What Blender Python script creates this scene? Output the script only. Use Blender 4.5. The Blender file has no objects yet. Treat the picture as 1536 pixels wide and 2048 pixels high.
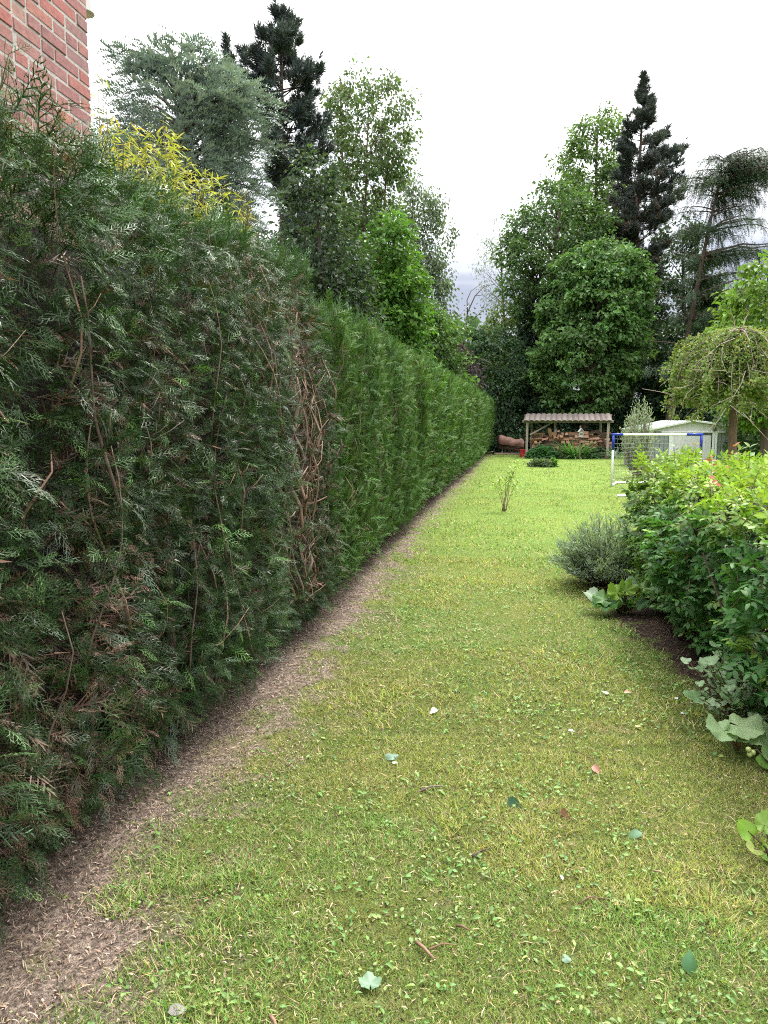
import bpy, bmesh, math, random
import numpy as np
from mathutils import Vector, Matrix

scene = bpy.context.scene
col = scene.collection
rng = np.random.default_rng(7)
R = math.radians

# ------------------------------------------------------------------ camera
F, PITCH, CAMH = 1480.0, R(7.16), 1.6
cd = bpy.data.cameras.new('camera')
cd.sensor_fit = 'VERTICAL'
cd.sensor_height = 36.0
cd.lens = 36.0 * F / 2048.0
cd.clip_start = 0.05
cd.clip_end = 2000.0
cam = bpy.data.objects.new('camera', cd)
col.objects.link(cam)
cam.location = (0, 0, CAMH)
cam.rotation_euler = (R(90) - PITCH, 0, 0)
scene.camera = cam

# ------------------------------------------------------------------ world, sun, exposure
SUN_EL, SUN_AZ = R(56), R(35)            # azimuth from +Y towards +X
world = bpy.data.worlds.new('World')
scene.world = world
world.use_nodes = True
nt = world.node_tree
nt.nodes.clear()
N = nt.nodes.new
L = nt.links.new
w_out = N('ShaderNodeOutputWorld')
w_bg = N('ShaderNodeBackground')
w_bg.inputs['Strength'].default_value = 0.1
L(w_bg.outputs[0], w_out.inputs[0])
sky = N('ShaderNodeTexSky')
sky.sky_type = 'NISHITA'
sky.sun_disc = False
sky.sun_elevation = SUN_EL
sky.sun_rotation = SUN_AZ
sky.air_density = 1.0
sky.dust_density = 2.0
tc = N('ShaderNodeTexCoord')
sep = N('ShaderNodeSeparateXYZ')
L(tc.outputs['Generated'], sep.inputs[0])


def wmath(op, a, b=None, clamp=False):
    n = N('ShaderNodeMath')
    n.operation = op
    n.use_clamp = clamp
    for i, v in enumerate((a, b)):
        if v is None:
            continue
        if isinstance(v, (int, float)):
            n.inputs[i].default_value = v
        else:
            L(v, n.inputs[i])
    return n.outputs[0]


zz = wmath('MAXIMUM', sep.outputs['Z'], 0.0)
# overcast dome: brighter towards the zenith, as a real cloud layer is
lum = wmath('ADD', wmath('MULTIPLY', wmath('MULTIPLY', zz, zz), 15.5), 4.0)
# flat cloud layer coordinates: direction / (z + small)
dz = wmath('ADD', zz, 0.16)
cx = wmath('DIVIDE', sep.outputs['X'], dz)
cy = wmath('DIVIDE', sep.outputs['Y'], dz)
comb = N('ShaderNodeCombineXYZ')
L(cx, comb.inputs[0])
L(cy, comb.inputs[1])
cn = N('ShaderNodeTexNoise')
cn.inputs['Scale'].default_value = 0.9
cn.inputs['Detail'].default_value = 5.0
cn.inputs['Roughness'].default_value = 0.55
L(comb.outputs[0], cn.inputs['Vector'])
low = N('ShaderNodeMapRange')             # grey cloud bases are seen low down
low.inputs['From Min'].default_value = 0.38
low.inputs['From Max'].default_value = 0.06
low.inputs['To Min'].default_value = 0.0
low.inputs['To Max'].default_value = 0.30
L(zz, low.inputs['Value'])
thr = wmath('ADD', cn.outputs['Fac'], low.outputs[0])
grey = N('ShaderNodeMapRange')
grey.interpolation_type = 'SMOOTHSTEP'
grey.inputs['From Min'].default_value = 0.47
grey.inputs['From Max'].default_value = 0.80
L(thr, grey.inputs['Value'])
cmix = N('ShaderNodeMix')
cmix.data_type = 'RGBA'
cmix.inputs[6].default_value = (1.0, 1.0, 1.0, 1)
cmix.inputs[7].default_value = (0.27, 0.29, 0.365, 1)
L(grey.outputs[0], cmix.inputs[0])
cl = N('ShaderNodeVectorMath')
cl.operation = 'SCALE'
L(cmix.outputs[2], cl.inputs[0])
L(lum, cl.inputs['Scale'])
smix = N('ShaderNodeMix')
smix.data_type = 'RGBA'
smix.inputs[0].default_value = 0.93       # cloud cover over the clear sky
L(sky.outputs[0], smix.inputs[6])
L(cl.outputs[0], smix.inputs[7])
L(smix.outputs[2], w_bg.inputs['Color'])

sd = bpy.data.lights.new('sun', 'SUN')
sd.energy = 1.5
sd.angle = R(11)
sd.color = (1.0, 0.95, 0.86)
sun = bpy.data.objects.new('sun', sd)
col.objects.link(sun)
sdir = Vector((math.sin(SUN_AZ) * math.cos(SUN_EL), math.cos(SUN_AZ) * math.cos(SUN_EL), math.sin(SUN_EL)))
sun.rotation_euler = sdir.to_track_quat('Z', 'Y').to_euler()
sun.location = (5, 10, 30)

scene.view_settings.view_transform = 'Standard'
scene.view_settings.look = 'None'
scene.view_settings.exposure = 2.0
scene.view_settings.gamma = 1.0
scene.view_settings.use_curve_mapping = False
cyc = scene.cycles
cyc.max_bounces = 6
cyc.diffuse_bounces = 3
cyc.glossy_bounces = 2
cyc.transmission_bounces = 4
cyc.transparent_max_bounces = 4
cyc.caustics_reflective = False
cyc.caustics_refractive = False
cyc.use_denoising = False
cyc.filter_width = 1.1


# ------------------------------------------------------------------ helpers: places
def ray(px, py):
    u, v = (px - 768) / F, (1024 - py) / F
    return u, math.cos(PITCH) + v * math.sin(PITCH), v * math.cos(PITCH) - math.sin(PITCH)


def at(px, py, Y):
    r = ray(px, py)
    t = Y / r[1]
    return Vector((r[0] * t, Y, CAMH + r[2] * t))


def ground(px, py):
    r = ray(px, py)
    t = -CAMH / r[2]
    return Vector((r[0] * t, r[1] * t, 0))


H0, HS = -1.50, 0.186                       # hedge face line: x = H0 + HS*y


def hedge_d(x, y):                          # distance of a ground point from the hedge face
    return (x - H0 - HS * y) * 0.983


def bed_edge(y):                            # lawn edge on the right-hand side
    return np.interp(y, [0, 2.2, 2.8, 3.7, 5, 6.2, 8.2, 9.0], [1.42, 1.5, 1.56, 1.76, 1.9, 1.85, 2.2, 9.0])


def hsh(ix, iy, iz, seed):
    h = (ix.astype(np.int64) * 374761393 + iy.astype(np.int64) * 668265263 + iz.astype(np.int64) * 1274126177 + seed * 974634877) & 0xffffffff
    h = ((h ^ (h >> 13)) * 1274126177) & 0xffffffff
    h = (h ^ (h >> 16)) & 0xffffff
    return h / float(0xffffff)


def vnoise(x, y, z=0.0, seed=0):
    x, y, z = np.broadcast_arrays(np.asarray(x, float), np.asarray(y, float), np.asarray(z, float))
    ix, iy, iz = np.floor(x), np.floor(y), np.floor(z)
    fx, fy, fz = x - ix, y - iy, z - iz
    fx, fy, fz = (f * f * (3 - 2 * f) for f in (fx, fy, fz))
    o = 0
    for a in (0, 1):
        for b in (0, 1):
            for c in (0, 1):
                w = (fx if a else 1 - fx) * (fy if b else 1 - fy) * (fz if c else 1 - fz)
                o = o + w * hsh(ix + a, iy + b, iz + c, seed)
    return o


# ------------------------------------------------------------------ helpers: objects
def tag(o, label=None, cat=None, group=None, kind=None):
    if label:
        o['label'] = label
    if cat:
        o['category'] = cat
    if group:
        o['group'] = group
    if kind:
        o['kind'] = kind
    return o


def thing(name, label, cat, loc=(0, 0, 0), group=None):
    o = bpy.data.objects.new(name, None)
    o.empty_display_size = 0.2
    col.objects.link(o)
    o.location = loc
    return tag(o, label, cat, group)


def worldloc(o):
    v = Vector((0, 0, 0))
    while o is not None:
        v = v + o.location
        o = o.parent
    return v


def link(name, me, parent=None, M=None, mat=None):
    """link mesh ME; M places it in the world; parents are never rotated"""
    o = bpy.data.objects.new(name, me)
    col.objects.link(o)
    if M is None:
        M = Matrix.Identity(4)
    if parent is not None:
        o.parent = parent
        M = Matrix.Translation(-worldloc(parent)) @ M
    o.matrix_basis = M
    if mat is not None and not me.materials:
        me.materials.append(mat)
    return o


def mesh_np(name, v, t, tint=None, mats=(), smooth=False, mi=None):
    me = bpy.data.meshes.new(name)
    v = np.ascontiguousarray(v, dtype=np.float32)
    t = np.ascontiguousarray(t, dtype=np.int32)
    n, m = len(v), len(t)
    me.vertices.add(n)
    me.vertices.foreach_set('co', v.ravel())
    me.loops.add(3 * m)
    me.polygons.add(m)
    me.polygons.foreach_set('loop_start', np.arange(0, 3 * m, 3, dtype=np.int32))
    me.loops.foreach_set('vertex_index', t.ravel())
    if mi is not None:
        me.polygons.foreach_set('material_index', np.asarray(mi, dtype=np.int32))
    me.polygons.foreach_set('use_smooth', np.full(m, smooth, dtype=bool))
    me.update(calc_edges=True)
    if tint is not None:
        a = me.attributes.new('tint', 'FLOAT_COLOR', 'POINT')
        c = np.ones((n, 4), dtype=np.float32)
        c[:, :3] = tint
        a.data.foreach_set('color', c.ravel())
    for k in mats:
        me.materials.append(k)
    return me


class Geo:
    """collects triangles; build() links them as ONE mesh object"""

    def __init__(s):
        s.v, s.t, s.c, s.m, s.n = [], [], [], [], 0

    def add(s, v, t, c=(1, 1, 1), mi=0):
        v = np.asarray(v, float)
        t = np.asarray(t, int)
        s.v.append(v)
        s.t.append(t + s.n)
        cc = np.empty((len(v), 3))
        cc[:] = c
        s.c.append(cc)
        s.m.append(np.full(len(t), mi))
        s.n += len(v)
        return s

    def tube(s, pts, rad, sides=6, c=(1, 1, 1), cap=True, mi=0):
        p = np.asarray(pts, float)
        k = len(p)
        r = np.broadcast_to(np.asarray(rad, float), (k,))
        tg = np.gradient(p, axis=0)
        tg /= np.linalg.norm(tg, axis=1)[:, None] + 1e-9
        ref = np.array([0, 0, 1.0]) if abs(tg[0][2]) < 0.9 else np.array([1.0, 0, 0])
        a = np.cross(tg, ref)
        a /= np.linalg.norm(a, axis=1)[:, None] + 1e-9
        b = np.cross(tg, a)
        th = np.arange(sides) * 2 * math.pi / sides
        ring = p[:, None] + r[:, None, None] * (a[:, None] * np.cos(th)[None, :, None] + b[:, None] * np.sin(th)[None, :, None])
        v = ring.reshape(-1, 3)
        i = np.arange(k - 1)[:, None] * sides
        j = np.arange(sides)[None]
        j2 = (j + 1) % sides
        q = np.stack([i + j, i + j2, i + sides + j2, i + sides + j], -1).reshape(-1, 4)
        t = np.concatenate([q[:, [0, 1, 2]], q[:, [0, 2, 3]]])
        if cap:
            v = np.concatenate([v, p[:1], p[-1:]])
            e = len(v)
            jj = np.arange(sides)
            t = np.concatenate([t, np.stack([jj, np.full(sides, e - 2), (jj + 1) % sides], -1),
                                np.stack([(k - 1) * sides + jj, (k - 1) * sides + (jj + 1) % sides, np.full(sides, e - 1)], -1)])
        return s.add(v, t, c, mi)

    def box(s, c, size, M=None, bevel=0.0, color=(1, 1, 1), mi=0):
        v, t = chamfer_box(size, bevel)
        if M is not None:
            v = v @ np.array(M.to_3x3()).T
        return s.add(v + np.asarray(c, float), t, color, mi)

    def bar(s, p, q, w, h, bevel=0.0, color=(1, 1, 1), mi=0, up=(0, 0, 1)):
        p, q = Vector(p), Vector(q)
        y = (q - p)
        ln = y.length
        y = y / ln
        x = y.cross(Vector(up))
        if x.length < 1e-4:
            x = y.cross(Vector((1, 0, 0)))
        x.normalize()
        z = x.cross(y)
        M = Matrix((x, y, z)).transposed()
        return s.box((p + q) / 2, (w, ln, h), M, bevel, color, mi)

    def mesh(s, name, mats=(), smooth=False):
        return mesh_np(name, np.concatenate(s.v), np.concatenate(s.t), np.concatenate(s.c), mats, smooth, np.concatenate(s.m))

    def build(s, name, mats, parent=None, smooth=False):
        if not isinstance(mats, (list, tuple)):
            mats = [mats]
        off = worldloc(parent) if parent is not None else Vector((0, 0, 0))
        me = s.mesh(name, mats, smooth)
        return link(name, me, parent, Matrix.Translation((0, 0, 0)))


_cb = {}


def chamfer_box(size, bevel):
    key = (tuple(round(x, 5) for x in size), round(bevel, 5))
    if key not in _cb:
        bm = bmesh.new()
        bmesh.ops.create_cube(bm, size=1.0)
        for q in bm.verts:
            q.co = Vector((q.co.x * size[0], q.co.y * size[1], q.co.z * size[2]))
        if bevel > 0:
            bmesh.ops.bevel(bm, geom=list(bm.edges), offset=bevel, segments=1, affect='EDGES', profile=0.5)
        bmesh.ops.triangulate(bm, faces=list(bm.faces))
        bm.verts.ensure_lookup_table()
        bm.verts.index_update()
        _cb[key] = (np.array([tuple(q.co) for q in bm.verts]), np.array([[q.index for q in f.verts] for f in bm.faces]))
        bm.free()
    return _cb[key]


# ------------------------------------------------------------------ helpers: scattering
def unit(a):
    return a / (np.linalg.norm(a, axis=-1, keepdims=True) + 1e-9)


def frames(d, n):
    """rotation matrices (k,3,3): columns side, direction, normal"""
    d = unit(np.asarray(d, float))
    x = unit(np.cross(d, n))
    z = np.cross(x, d)
    return np.stack([x, d, z], -1)


def scatter(protos, pos, d, n, scale, color, rg=rng):
    """protos: list of (verts, tris, shade per vertex (k,) or (k,3)); returns arrays v, t, c"""
    pos = np.asarray(pos, float)
    k = len(pos)
    Mx = frames(d, n)
    scale = np.broadcast_to(np.asarray(scale, float), (k,))
    color = np.broadcast_to(np.asarray(color, float), (k, 3))
    which = rg.integers(0, len(protos), k)
    V, T, C, off = [], [], [], 0
    for i, (pv, pt, ps) in enumerate(protos):
        idx = np.nonzero(which == i)[0]
        if len(idx) == 0:
            continue
        v = np.einsum('kij,vj->kvi', Mx[idx] * scale[idx, None, None], pv) + pos[idx, None]
        ps = np.asarray(ps, float)
        if ps.ndim == 1:
            ps = ps[:, None]
        c = color[idx, None] * ps[None]
        m = len(pv)
        t = pt[None] + (np.arange(len(idx)) * m)[:, None, None] + off
        V.append(v.reshape(-1, 3))
        T.append(t.reshape(-1, 3))
        C.append(np.broadcast_to(c, (len(idx), m, 3)).reshape(-1, 3))
        off += m * len(idx)
    if not V:
        return np.zeros((0, 3)), np.zeros((0, 3), int), np.zeros((0, 3))
    return np.concatenate(V), np.concatenate(T), np.concatenate(C)


def vary(c, k, amt=0.2, rg=rng, hue=0.1):
    """per instance colour variation"""
    c = np.broadcast_to(np.asarray(c, float), (k, 3))
    return c * (1 + amt * (rg.random((k, 1)) * 2 - 1)) * (1 + hue * (rg.random((k, 3)) * 2 - 1))


# ------------------------------------------------------------------ materials
def newmat(name):
    m = bpy.data.materials.new(name)
    m.use_nodes = True
    t = m.node_tree
    t.nodes.clear()
    o = t.nodes.new('ShaderNodeOutputMaterial')
    p = t.nodes.new('ShaderNodeBsdfPrincipled')
    t.links.new(p.outputs[0], o.inputs[0])
    return m, t, p, o


def leafmat(name, trans=0.25, rough=0.45, spec=0.4, tboost=1.3):
    m, t, p, o = newmat(name)
    a = t.nodes.new('ShaderNodeAttribute')
    a.attribute_name = 'tint'
    t.links.new(a.outputs['Color'], p.inputs['Base Color'])
    p.inputs['Roughness'].default_value = rough
    p.inputs['Specular IOR Level'].default_value = spec
    if trans > 0:
        tr = t.nodes.new('ShaderNodeBsdfTranslucent')
        hs = t.nodes.new('ShaderNodeVectorMath')
        hs.operation = 'MULTIPLY'
        hs.inputs[1].default_value = (1.15 * tboost, 1.25 * tboost, 0.55 * tboost)
        t.links.new(a.outputs['Color'], hs.inputs[0])
        t.links.new(hs.outputs[0], tr.inputs['Color'])
        mx = t.nodes.new('ShaderNodeMixShader')
        mx.inputs[0].default_value = trans
        t.links.new(p.outputs[0], mx.inputs[1])
        t.links.new(tr.outputs[0], mx.inputs[2])
        t.links.new(mx.outputs[0], o.inputs[0])
    return m


def noisemat(name, c1, c2, scale=8.0, rough=0.8, stretch=(1, 1, 1), bump=0.3, spec=0.3, tint=False, detail=6.0, bdist=0.01):
    m, t, p, o = newmat(name)
    g = t.nodes.new('ShaderNodeNewGeometry')
    mp = t.nodes.new('ShaderNodeMapping')
    mp.inputs['Scale'].default_value = stretch
    t.links.new(g.outputs['Position'], mp.inputs[0])
    n = t.nodes.new('ShaderNodeTexNoise')
    n.inputs['Scale'].default_value = scale
    n.inputs['Detail'].default_value = detail
    n.inputs['Roughness'].default_value = 0.65
    t.links.new(mp.outputs[0], n.inputs['Vector'])
    rp = t.nodes.new('ShaderNodeMapRange')
    rp.inputs['From Min'].default_value = 0.3
    rp.inputs['From Max'].default_value = 0.7
    t.links.new(n.outputs['Fac'], rp.inputs['Value'])
    mx = t.nodes.new('ShaderNodeMix')
    mx.data_type = 'RGBA'
    mx.inputs[6].default_value = (*c1, 1)
    mx.inputs[7].default_value = (*c2, 1)
    t.links.new(rp.outputs[0], mx.inputs[0])
    outc = mx.outputs[2]
    if tint:
        a = t.nodes.new('ShaderNodeAttribute')
        a.attribute_name = 'tint'
        vm = t.nodes.new('ShaderNodeVectorMath')
        vm.operation = 'MULTIPLY'
        t.links.new(outc, vm.inputs[0])
        t.links.new(a.outputs['Color'], vm.inputs[1])
        outc = vm.outputs[0]
    t.links.new(outc, p.inputs['Base Color'])
    p.inputs['Roughness'].default_value = rough
    p.inputs['Specular IOR Level'].default_value = spec
    if bump:
        b = t.nodes.new('ShaderNodeBump')
        b.inputs['Strength'].default_value = bump
        b.inputs['Distance'].default_value = bdist
        t.links.new(n.outputs['Fac'], b.inputs['Height'])
        t.links.new(b.outputs[0], p.inputs['Normal'])
    return m


M_THUJA = leafmat('thuja_leaf', 0.12, 0.38, 0.17, 1.3)
M_THUJA_FAR = leafmat('thuja_leaf_far', 0.15, 0.6, 0.12, 1.3)  # rougher copy for the middle and far sprays, to calm their glints
M_LEAF = leafmat('broad_leaf', 0.28, 0.5, 0.35)
M_GLOSSY = leafmat('shiny_leaf', 0.28, 0.5, 0.28)
M_NEEDLE = leafmat('needle', 0.08, 0.55, 0.3)
M_GRASS = leafmat('grass_blade', 0.3, 0.55, 0.3)
M_DRY = leafmat('dry_litter', 0.05, 0.8, 0.2)
M_BARK = noisemat('bark', (0.05, 0.038, 0.03), (0.13, 0.10, 0.08), 14, 0.9, (1, 1, 0.25), 0.8, tint=True, bdist=0.02)
M_TWIG = noisemat('twig', (0.095, 0.068, 0.052), (0.23, 0.172, 0.135), 30, 0.85, (1, 1, 0.3), 0.4, tint=True)
# ================================================================== GROUND
def ground_material():
    m, t, p, o = newmat('lawn_ground')
    nn, ll = t.nodes.new, t.links.new

    def math_(op, a, b=None, clamp=False):
        n = nn('ShaderNodeMath')
        n.operation = op
        n.use_clamp = clamp
        for i, v in enumerate((a, b)):
            if v is None:
                continue
            if isinstance(v, (int, float)):
                n.inputs[i].default_value = v
            else:
                ll(v, n.inputs[i])
        return n.outputs[0]

    def noise(scale, detail=4.0, rough=0.6):
        n = nn('ShaderNodeTexNoise')
        n.inputs['Scale'].default_value = scale
        n.inputs['Detail'].default_value = detail
        n.inputs['Roughness'].default_value = rough
        ll(g.outputs['Position'], n.inputs['Vector'])
        return n.outputs['Fac']

    def rng_(v, a, b, smooth=True):
        n = nn('ShaderNodeMapRange')
        if smooth:
            n.interpolation_type = 'SMOOTHSTEP'
        n.inputs['From Min'].default_value = a
        n.inputs['From Max'].default_value = b
        ll(v, n.inputs['Value'])
        return n.outputs[0]

    def mix(f, a, b):
        n = nn('ShaderNodeMix')
        n.data_type = 'RGBA'
        ll(f, n.inputs[0])
        for i, v in ((6, a), (7, b)):
            if isinstance(v, tuple):
                n.inputs[i].default_value = (*v, 1)
            else:
                ll(v, n.inputs[i])
        return n.outputs[2]

    g = nn('ShaderNodeNewGeometry')
    s = nn('ShaderNodeSeparateXYZ')
    ll(g.outputs['Position'], s.inputs[0])
    X, Y = s.outputs['X'], s.outputs['Y']
    n1, n2, n3, n4 = noise(1.3), noise(5.0), noise(38.0, 6, 0.7), noise(140.0, 3, 0.7)
    far = rng_(Y, 3.5, 12.0)
    near_c = mix(rng_(n1, 0.35, 0.65), (0.125, 0.140, 0.036), (0.088, 0.135, 0.030))
    near_c = mix(math_('MULTIPLY', rng_(n2, 0.52, 0.72), 0.7), near_c, (0.25, 0.21, 0.105))
    far_c = mix(rng_(n1, 0.35, 0.65), (0.165, 0.232, 0.048), (0.138, 0.212, 0.042))
    far_c = mix(math_('MULTIPLY', rng_(n2, 0.6, 0.8), 0.4), far_c, (0.23, 0.24, 0.08))
    c = mix(far, near_c, far_c)
    fine = math_('MULTIPLY', math_('ADD', math_('MULTIPLY', n3, 0.5), n4), 1.0)
    # bare soil with dead thuja scales along the hedge foot, and in the right-hand bed
    hd = math_('MULTIPLY', math_('SUBTRACT', math_('SUBTRACT', X, H0), math_('MULTIPLY', Y, HS)), 0.983)
    wv = math_('ADD', math_('MULTIPLY', math_('SUBTRACT', n2, 0.5), 1.7), math_('MULTIPLY', math_('SUBTRACT', n1, 0.5), 0.5))
    hd2 = math_('ADD', hd, wv)
    hd2 = math_('SUBTRACT', hd2, math_('MULTIPLY', math_('SUBTRACT', 1.0, rng_(Y, 2.1, 2.9)), 0.2))
    soil_f = math_('SUBTRACT', 1.0, rng_(math_('ADD', hd2, math_('MULTIPLY', rng_(Y, 3.0, 13.0), 0.26)), 0.05, 0.46))
    soil_c = mix(rng_(n3, 0.35, 0.65), (0.125, 0.095, 0.075), (0.290, 0.228, 0.186))
    c = mix(soil_f, c, soil_c)
    bx = math_('SUBTRACT', X, 1.86)
    bed = math_('MULTIPLY', rng_(math_('ADD', bx, math_('MULTIPLY', wv, 0.5)), -0.08, 0.14),
                math_('MULTIPLY', rng_(Y, 2.6, 3.4), math_('SUBTRACT', 1.0, rng_(Y, 7.0, 8.0))))
    bed_c = mix(rng_(n3, 0.35, 0.7), (0.028, 0.020, 0.016), (0.085, 0.058, 0.042))
    c = mix(bed, c, bed_c)
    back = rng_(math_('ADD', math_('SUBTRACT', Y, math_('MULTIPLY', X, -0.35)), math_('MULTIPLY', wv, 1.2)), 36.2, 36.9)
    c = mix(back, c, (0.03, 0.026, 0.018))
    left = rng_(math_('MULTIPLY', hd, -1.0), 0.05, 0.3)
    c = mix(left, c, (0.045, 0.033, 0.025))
    v = nn('ShaderNodeVectorMath')
    v.operation = 'SCALE'
    ll(c, v.inputs[0])
    ll(math_('ADD', math_('MULTIPLY', fine, 2.6), -1.05), v.inputs['Scale'])
    ll(v.outputs[0], p.inputs['Base Color'])
    p.inputs['Roughness'].default_value = 0.95
    p.inputs['Specular IOR Level'].default_value = 0.1
    b = nn('ShaderNodeBump')
    b.inputs['Strength'].default_value = 0.9
    b.inputs['Distance'].default_value = 0.02
    ll(fine, b.inputs['Height'])
    ll(b.outputs[0], p.inputs['Normal'])
    return m


gx = np.concatenate([[-400, -60], np.linspace(-12, 12, 61), [60, 400]])
gy = np.concatenate([[-400, -40], np.linspace(-4, 44, 97), [80, 600]])
GX, GY = np.meshgrid(gx, gy)


def relief(x, y):
    a = (vnoise(x * 0.9, y * 0.9, 0, 3) - 0.5) * 0.035
    return a * (np.abs(x) < 11) * (y > -3) * (y < 43)


GZ = relief(GX, GY)
nx, ny = len(gx), len(gy)
ii = (np.arange(ny - 1)[:, None] * nx + np.arange(nx - 1)[None]).ravel()
gt = np.concatenate([np.stack([ii, ii + 1, ii + nx + 1], -1), np.stack([ii, ii + nx + 1, ii + nx], -1)])
gme = mesh_np('lawn', np.stack([GX, GY, GZ], -1).reshape(-1, 3), gt, None, [ground_material()], True)
tag(link('lawn', gme), kind='structure')


def gz(x, y):
    """height of the sheet, bilinear on its own grid"""
    x, y = np.asarray(x, float), np.asarray(y, float)
    i = np.clip(np.searchsorted(gx, x) - 1, 0, nx - 2)
    j = np.clip(np.searchsorted(gy, y) - 1, 0, ny - 2)
    fx = (x - gx[i]) / (gx[i + 1] - gx[i])
    fy = (y - gy[j]) / (gy[j + 1] - gy[j])
    return (GZ[j, i] * (1 - fx) + GZ[j, i + 1] * fx) * (1 - fy) + (GZ[j + 1, i] * (1 - fx) + GZ[j + 1, i + 1] * fx) * fy


# ------------------------------------------------------------------ lawn grass, weeds, litter
def soil_amount(x, y):
    hd = hedge_d(x, y)
    wv = (vnoise(x * 2.4, y * 2.4, 0, 5) - 0.5) * 0.7 + (vnoise(x * 7, y * 7, 0, 8) - 0.5) * 0.35 + (vnoise(x * 0.8, y * 0.8, 0, 6) - 0.5) * 0.35
    s = 1 - np.clip((hd + wv + np.clip((y - 3) / 10, 0, 1) * 0.26 - 0.07 - 0.2 * (1 - np.clip((y - 2.1) / 0.8, 0, 1))) / 0.42, 0, 1)
    b = np.clip((x - bed_edge(y) + wv * 0.4 + 0.02) / 0.16, 0, 1)
    return np.clip(np.maximum(s, b), 0, 1)


def blade(w, h, lean, seg=2):
    ys = np.linspace(0, 1, seg + 1)
    v, t = [], []
    for i, y in enumerate(ys[:-1]):
        ww = w * (1 - y * 0.6) / 2
        z = h * y
        f = lean * y * y * h
        v += [(-ww, f, z), (ww, f, z)]
    v.append((0, lean * h, h))
    n = len(v)
    for i in range(seg - 1):
        a = 2 * i
        t += [(a, a + 1, a + 3), (a, a + 3, a + 2)]
    t.append((n - 3, n - 2, n - 1))
    s = np.linspace(0.75, 1.15, n)
    return np.array(v), np.array(t), s


def lawn_points(n, y0, y1, power=1.0, margin=0.8):
    """points on the lawn inside the view wedge (plus a margin)"""
    y = y0 + (y1 - y0) * rng.random(n) ** power
    half = y * 0.56 + margin
    x = (rng.random(n) * 2 - 1) * half
    k = (hedge_d(x, y) > -0.1) & (rng.random(n) > soil_amount(x, y) * 1.02)
    k &= (y + 0.35 * x < 36.5) & (x < 9.5)
    return x[k], y[k]


def grass_color(x, y, straw):
    k = len(x)
    patch = vnoise(x * 1.1, y * 1.1, 0, 11)
    patch2 = vnoise(x * 3.5, y * 3.5, 0, 12)
    f = np.clip((y - 3.5) / 8, 0, 1)[:, None]
    a = np.where((patch > 0.52)[:, None], (0.170, 0.275, 0.058), (0.245, 0.290, 0.066))
    b = np.where((patch > 0.5)[:, None], (0.150, 0.250, 0.050), (0.195, 0.262, 0.060))
    c = a * (1 - f) + b * f
    st = rng.random(k) < straw * (0.65 + 0.7 * patch2)
    c = np.where(st[:, None], (0.44, 0.36, 0.19), c)
    dk = rng.random(k) < .10
    c = np.where(dk[:, None], (0.085, 0.080, 0.035), c)
    return vary(c, k, 0.55, rng, 0.16)


def grass(y0, y1, n, power, h, w, seg, straw, lean, fade=0):
    protos = [blade(w * s, h * q, le, seg) for s, q, le in ((1, 1, lean), (0.8, 0.75, lean * 1.7), (1.2, 0.6, lean * 0.6), (0.9, 1.25, lean * 1.3))]
    x, y = lawn_points(n, y0, y1, power)
    if fade:
        keep = rng.random(len(x)) < np.clip((y - y0) / fade, 0, 1)
        x, y = x[keep], y[keep]
    cl = vnoise(x * 15, y * 15, 0, 23) * .6 + vnoise(x * 6, y * 6, 0, 24) * .4
    keep = rng.random(len(x)) < np.clip((cl - .24) * 5 + np.clip((y - 5) / 5, 0, 1), .12, 1)
    x, y = x[keep], y[keep]
    k = len(x)
    th = rng.random(k) * 2 * math.pi
    d = np.stack([np.cos(th), np.sin(th), rng.normal(0, 0.25, k)], -1)
    up = np.stack([rng.normal(0, 0.35, k), rng.normal(0, 0.35, k), np.ones(k)], -1)
    thick = 0.55 + 0.8 * vnoise(x * 2.2, y * 2.2, 0, 21)
    thick = thick * (0.75 + 0.5 * vnoise(x * 13, y * 13, 0, 22))
    v, t, c = scatter(protos, np.stack([x, y, gz(x, y) - 0.002], -1), d, up, thick * rng.uniform(0.7, 1.3, k), grass_color(x, y, straw))
    return v, t, c


gg = Geo()
for args in ((1.3, 3.6, 470000, 1.0, 0.019, 0.0030, 1, 0.22, 1.0),
             (3.4, 8.5, 290000, 0.85, 0.025, 0.0044, 1, 0.26, 0.9, .5),
             (5.0, 17, 150000, 0.8, 0.028, 0.0085, 1, 0.18, 0.8, 4.0),
             (12, 37, 105000, 0.8, 0.033, 0.018, 1, 0.10, 0.7, 6.0)):
    gg.add(*grass(*args))
mx_, my_ = lawn_points(115000, 1.3, 5.0, 1.0, .4)
k_ = len(mx_)
mo = scatter([blade(.0034, .008, .8, 1), blade(.0045, .006, 1.2, 1)], np.stack([mx_, my_, gz(mx_, my_)], -1), np.stack([rng.normal(0, 1, k_), rng.normal(0, 1, k_), rng.normal(0, .3, k_)], -1),
             np.stack([rng.normal(0, .5, k_), rng.normal(0, .5, k_), np.ones(k_)], -1), rng.uniform(.7, 1.8, k_), vary(np.where((rng.random(k_) < .6)[:, None], (.20, .21, .045), (.15, .13, .07)), k_, .5))
gg.add(*mo)
tag(gg.build('grass', M_GRASS), 'short mown grass of the lawn beside the hedge', kind='stuff')


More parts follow.
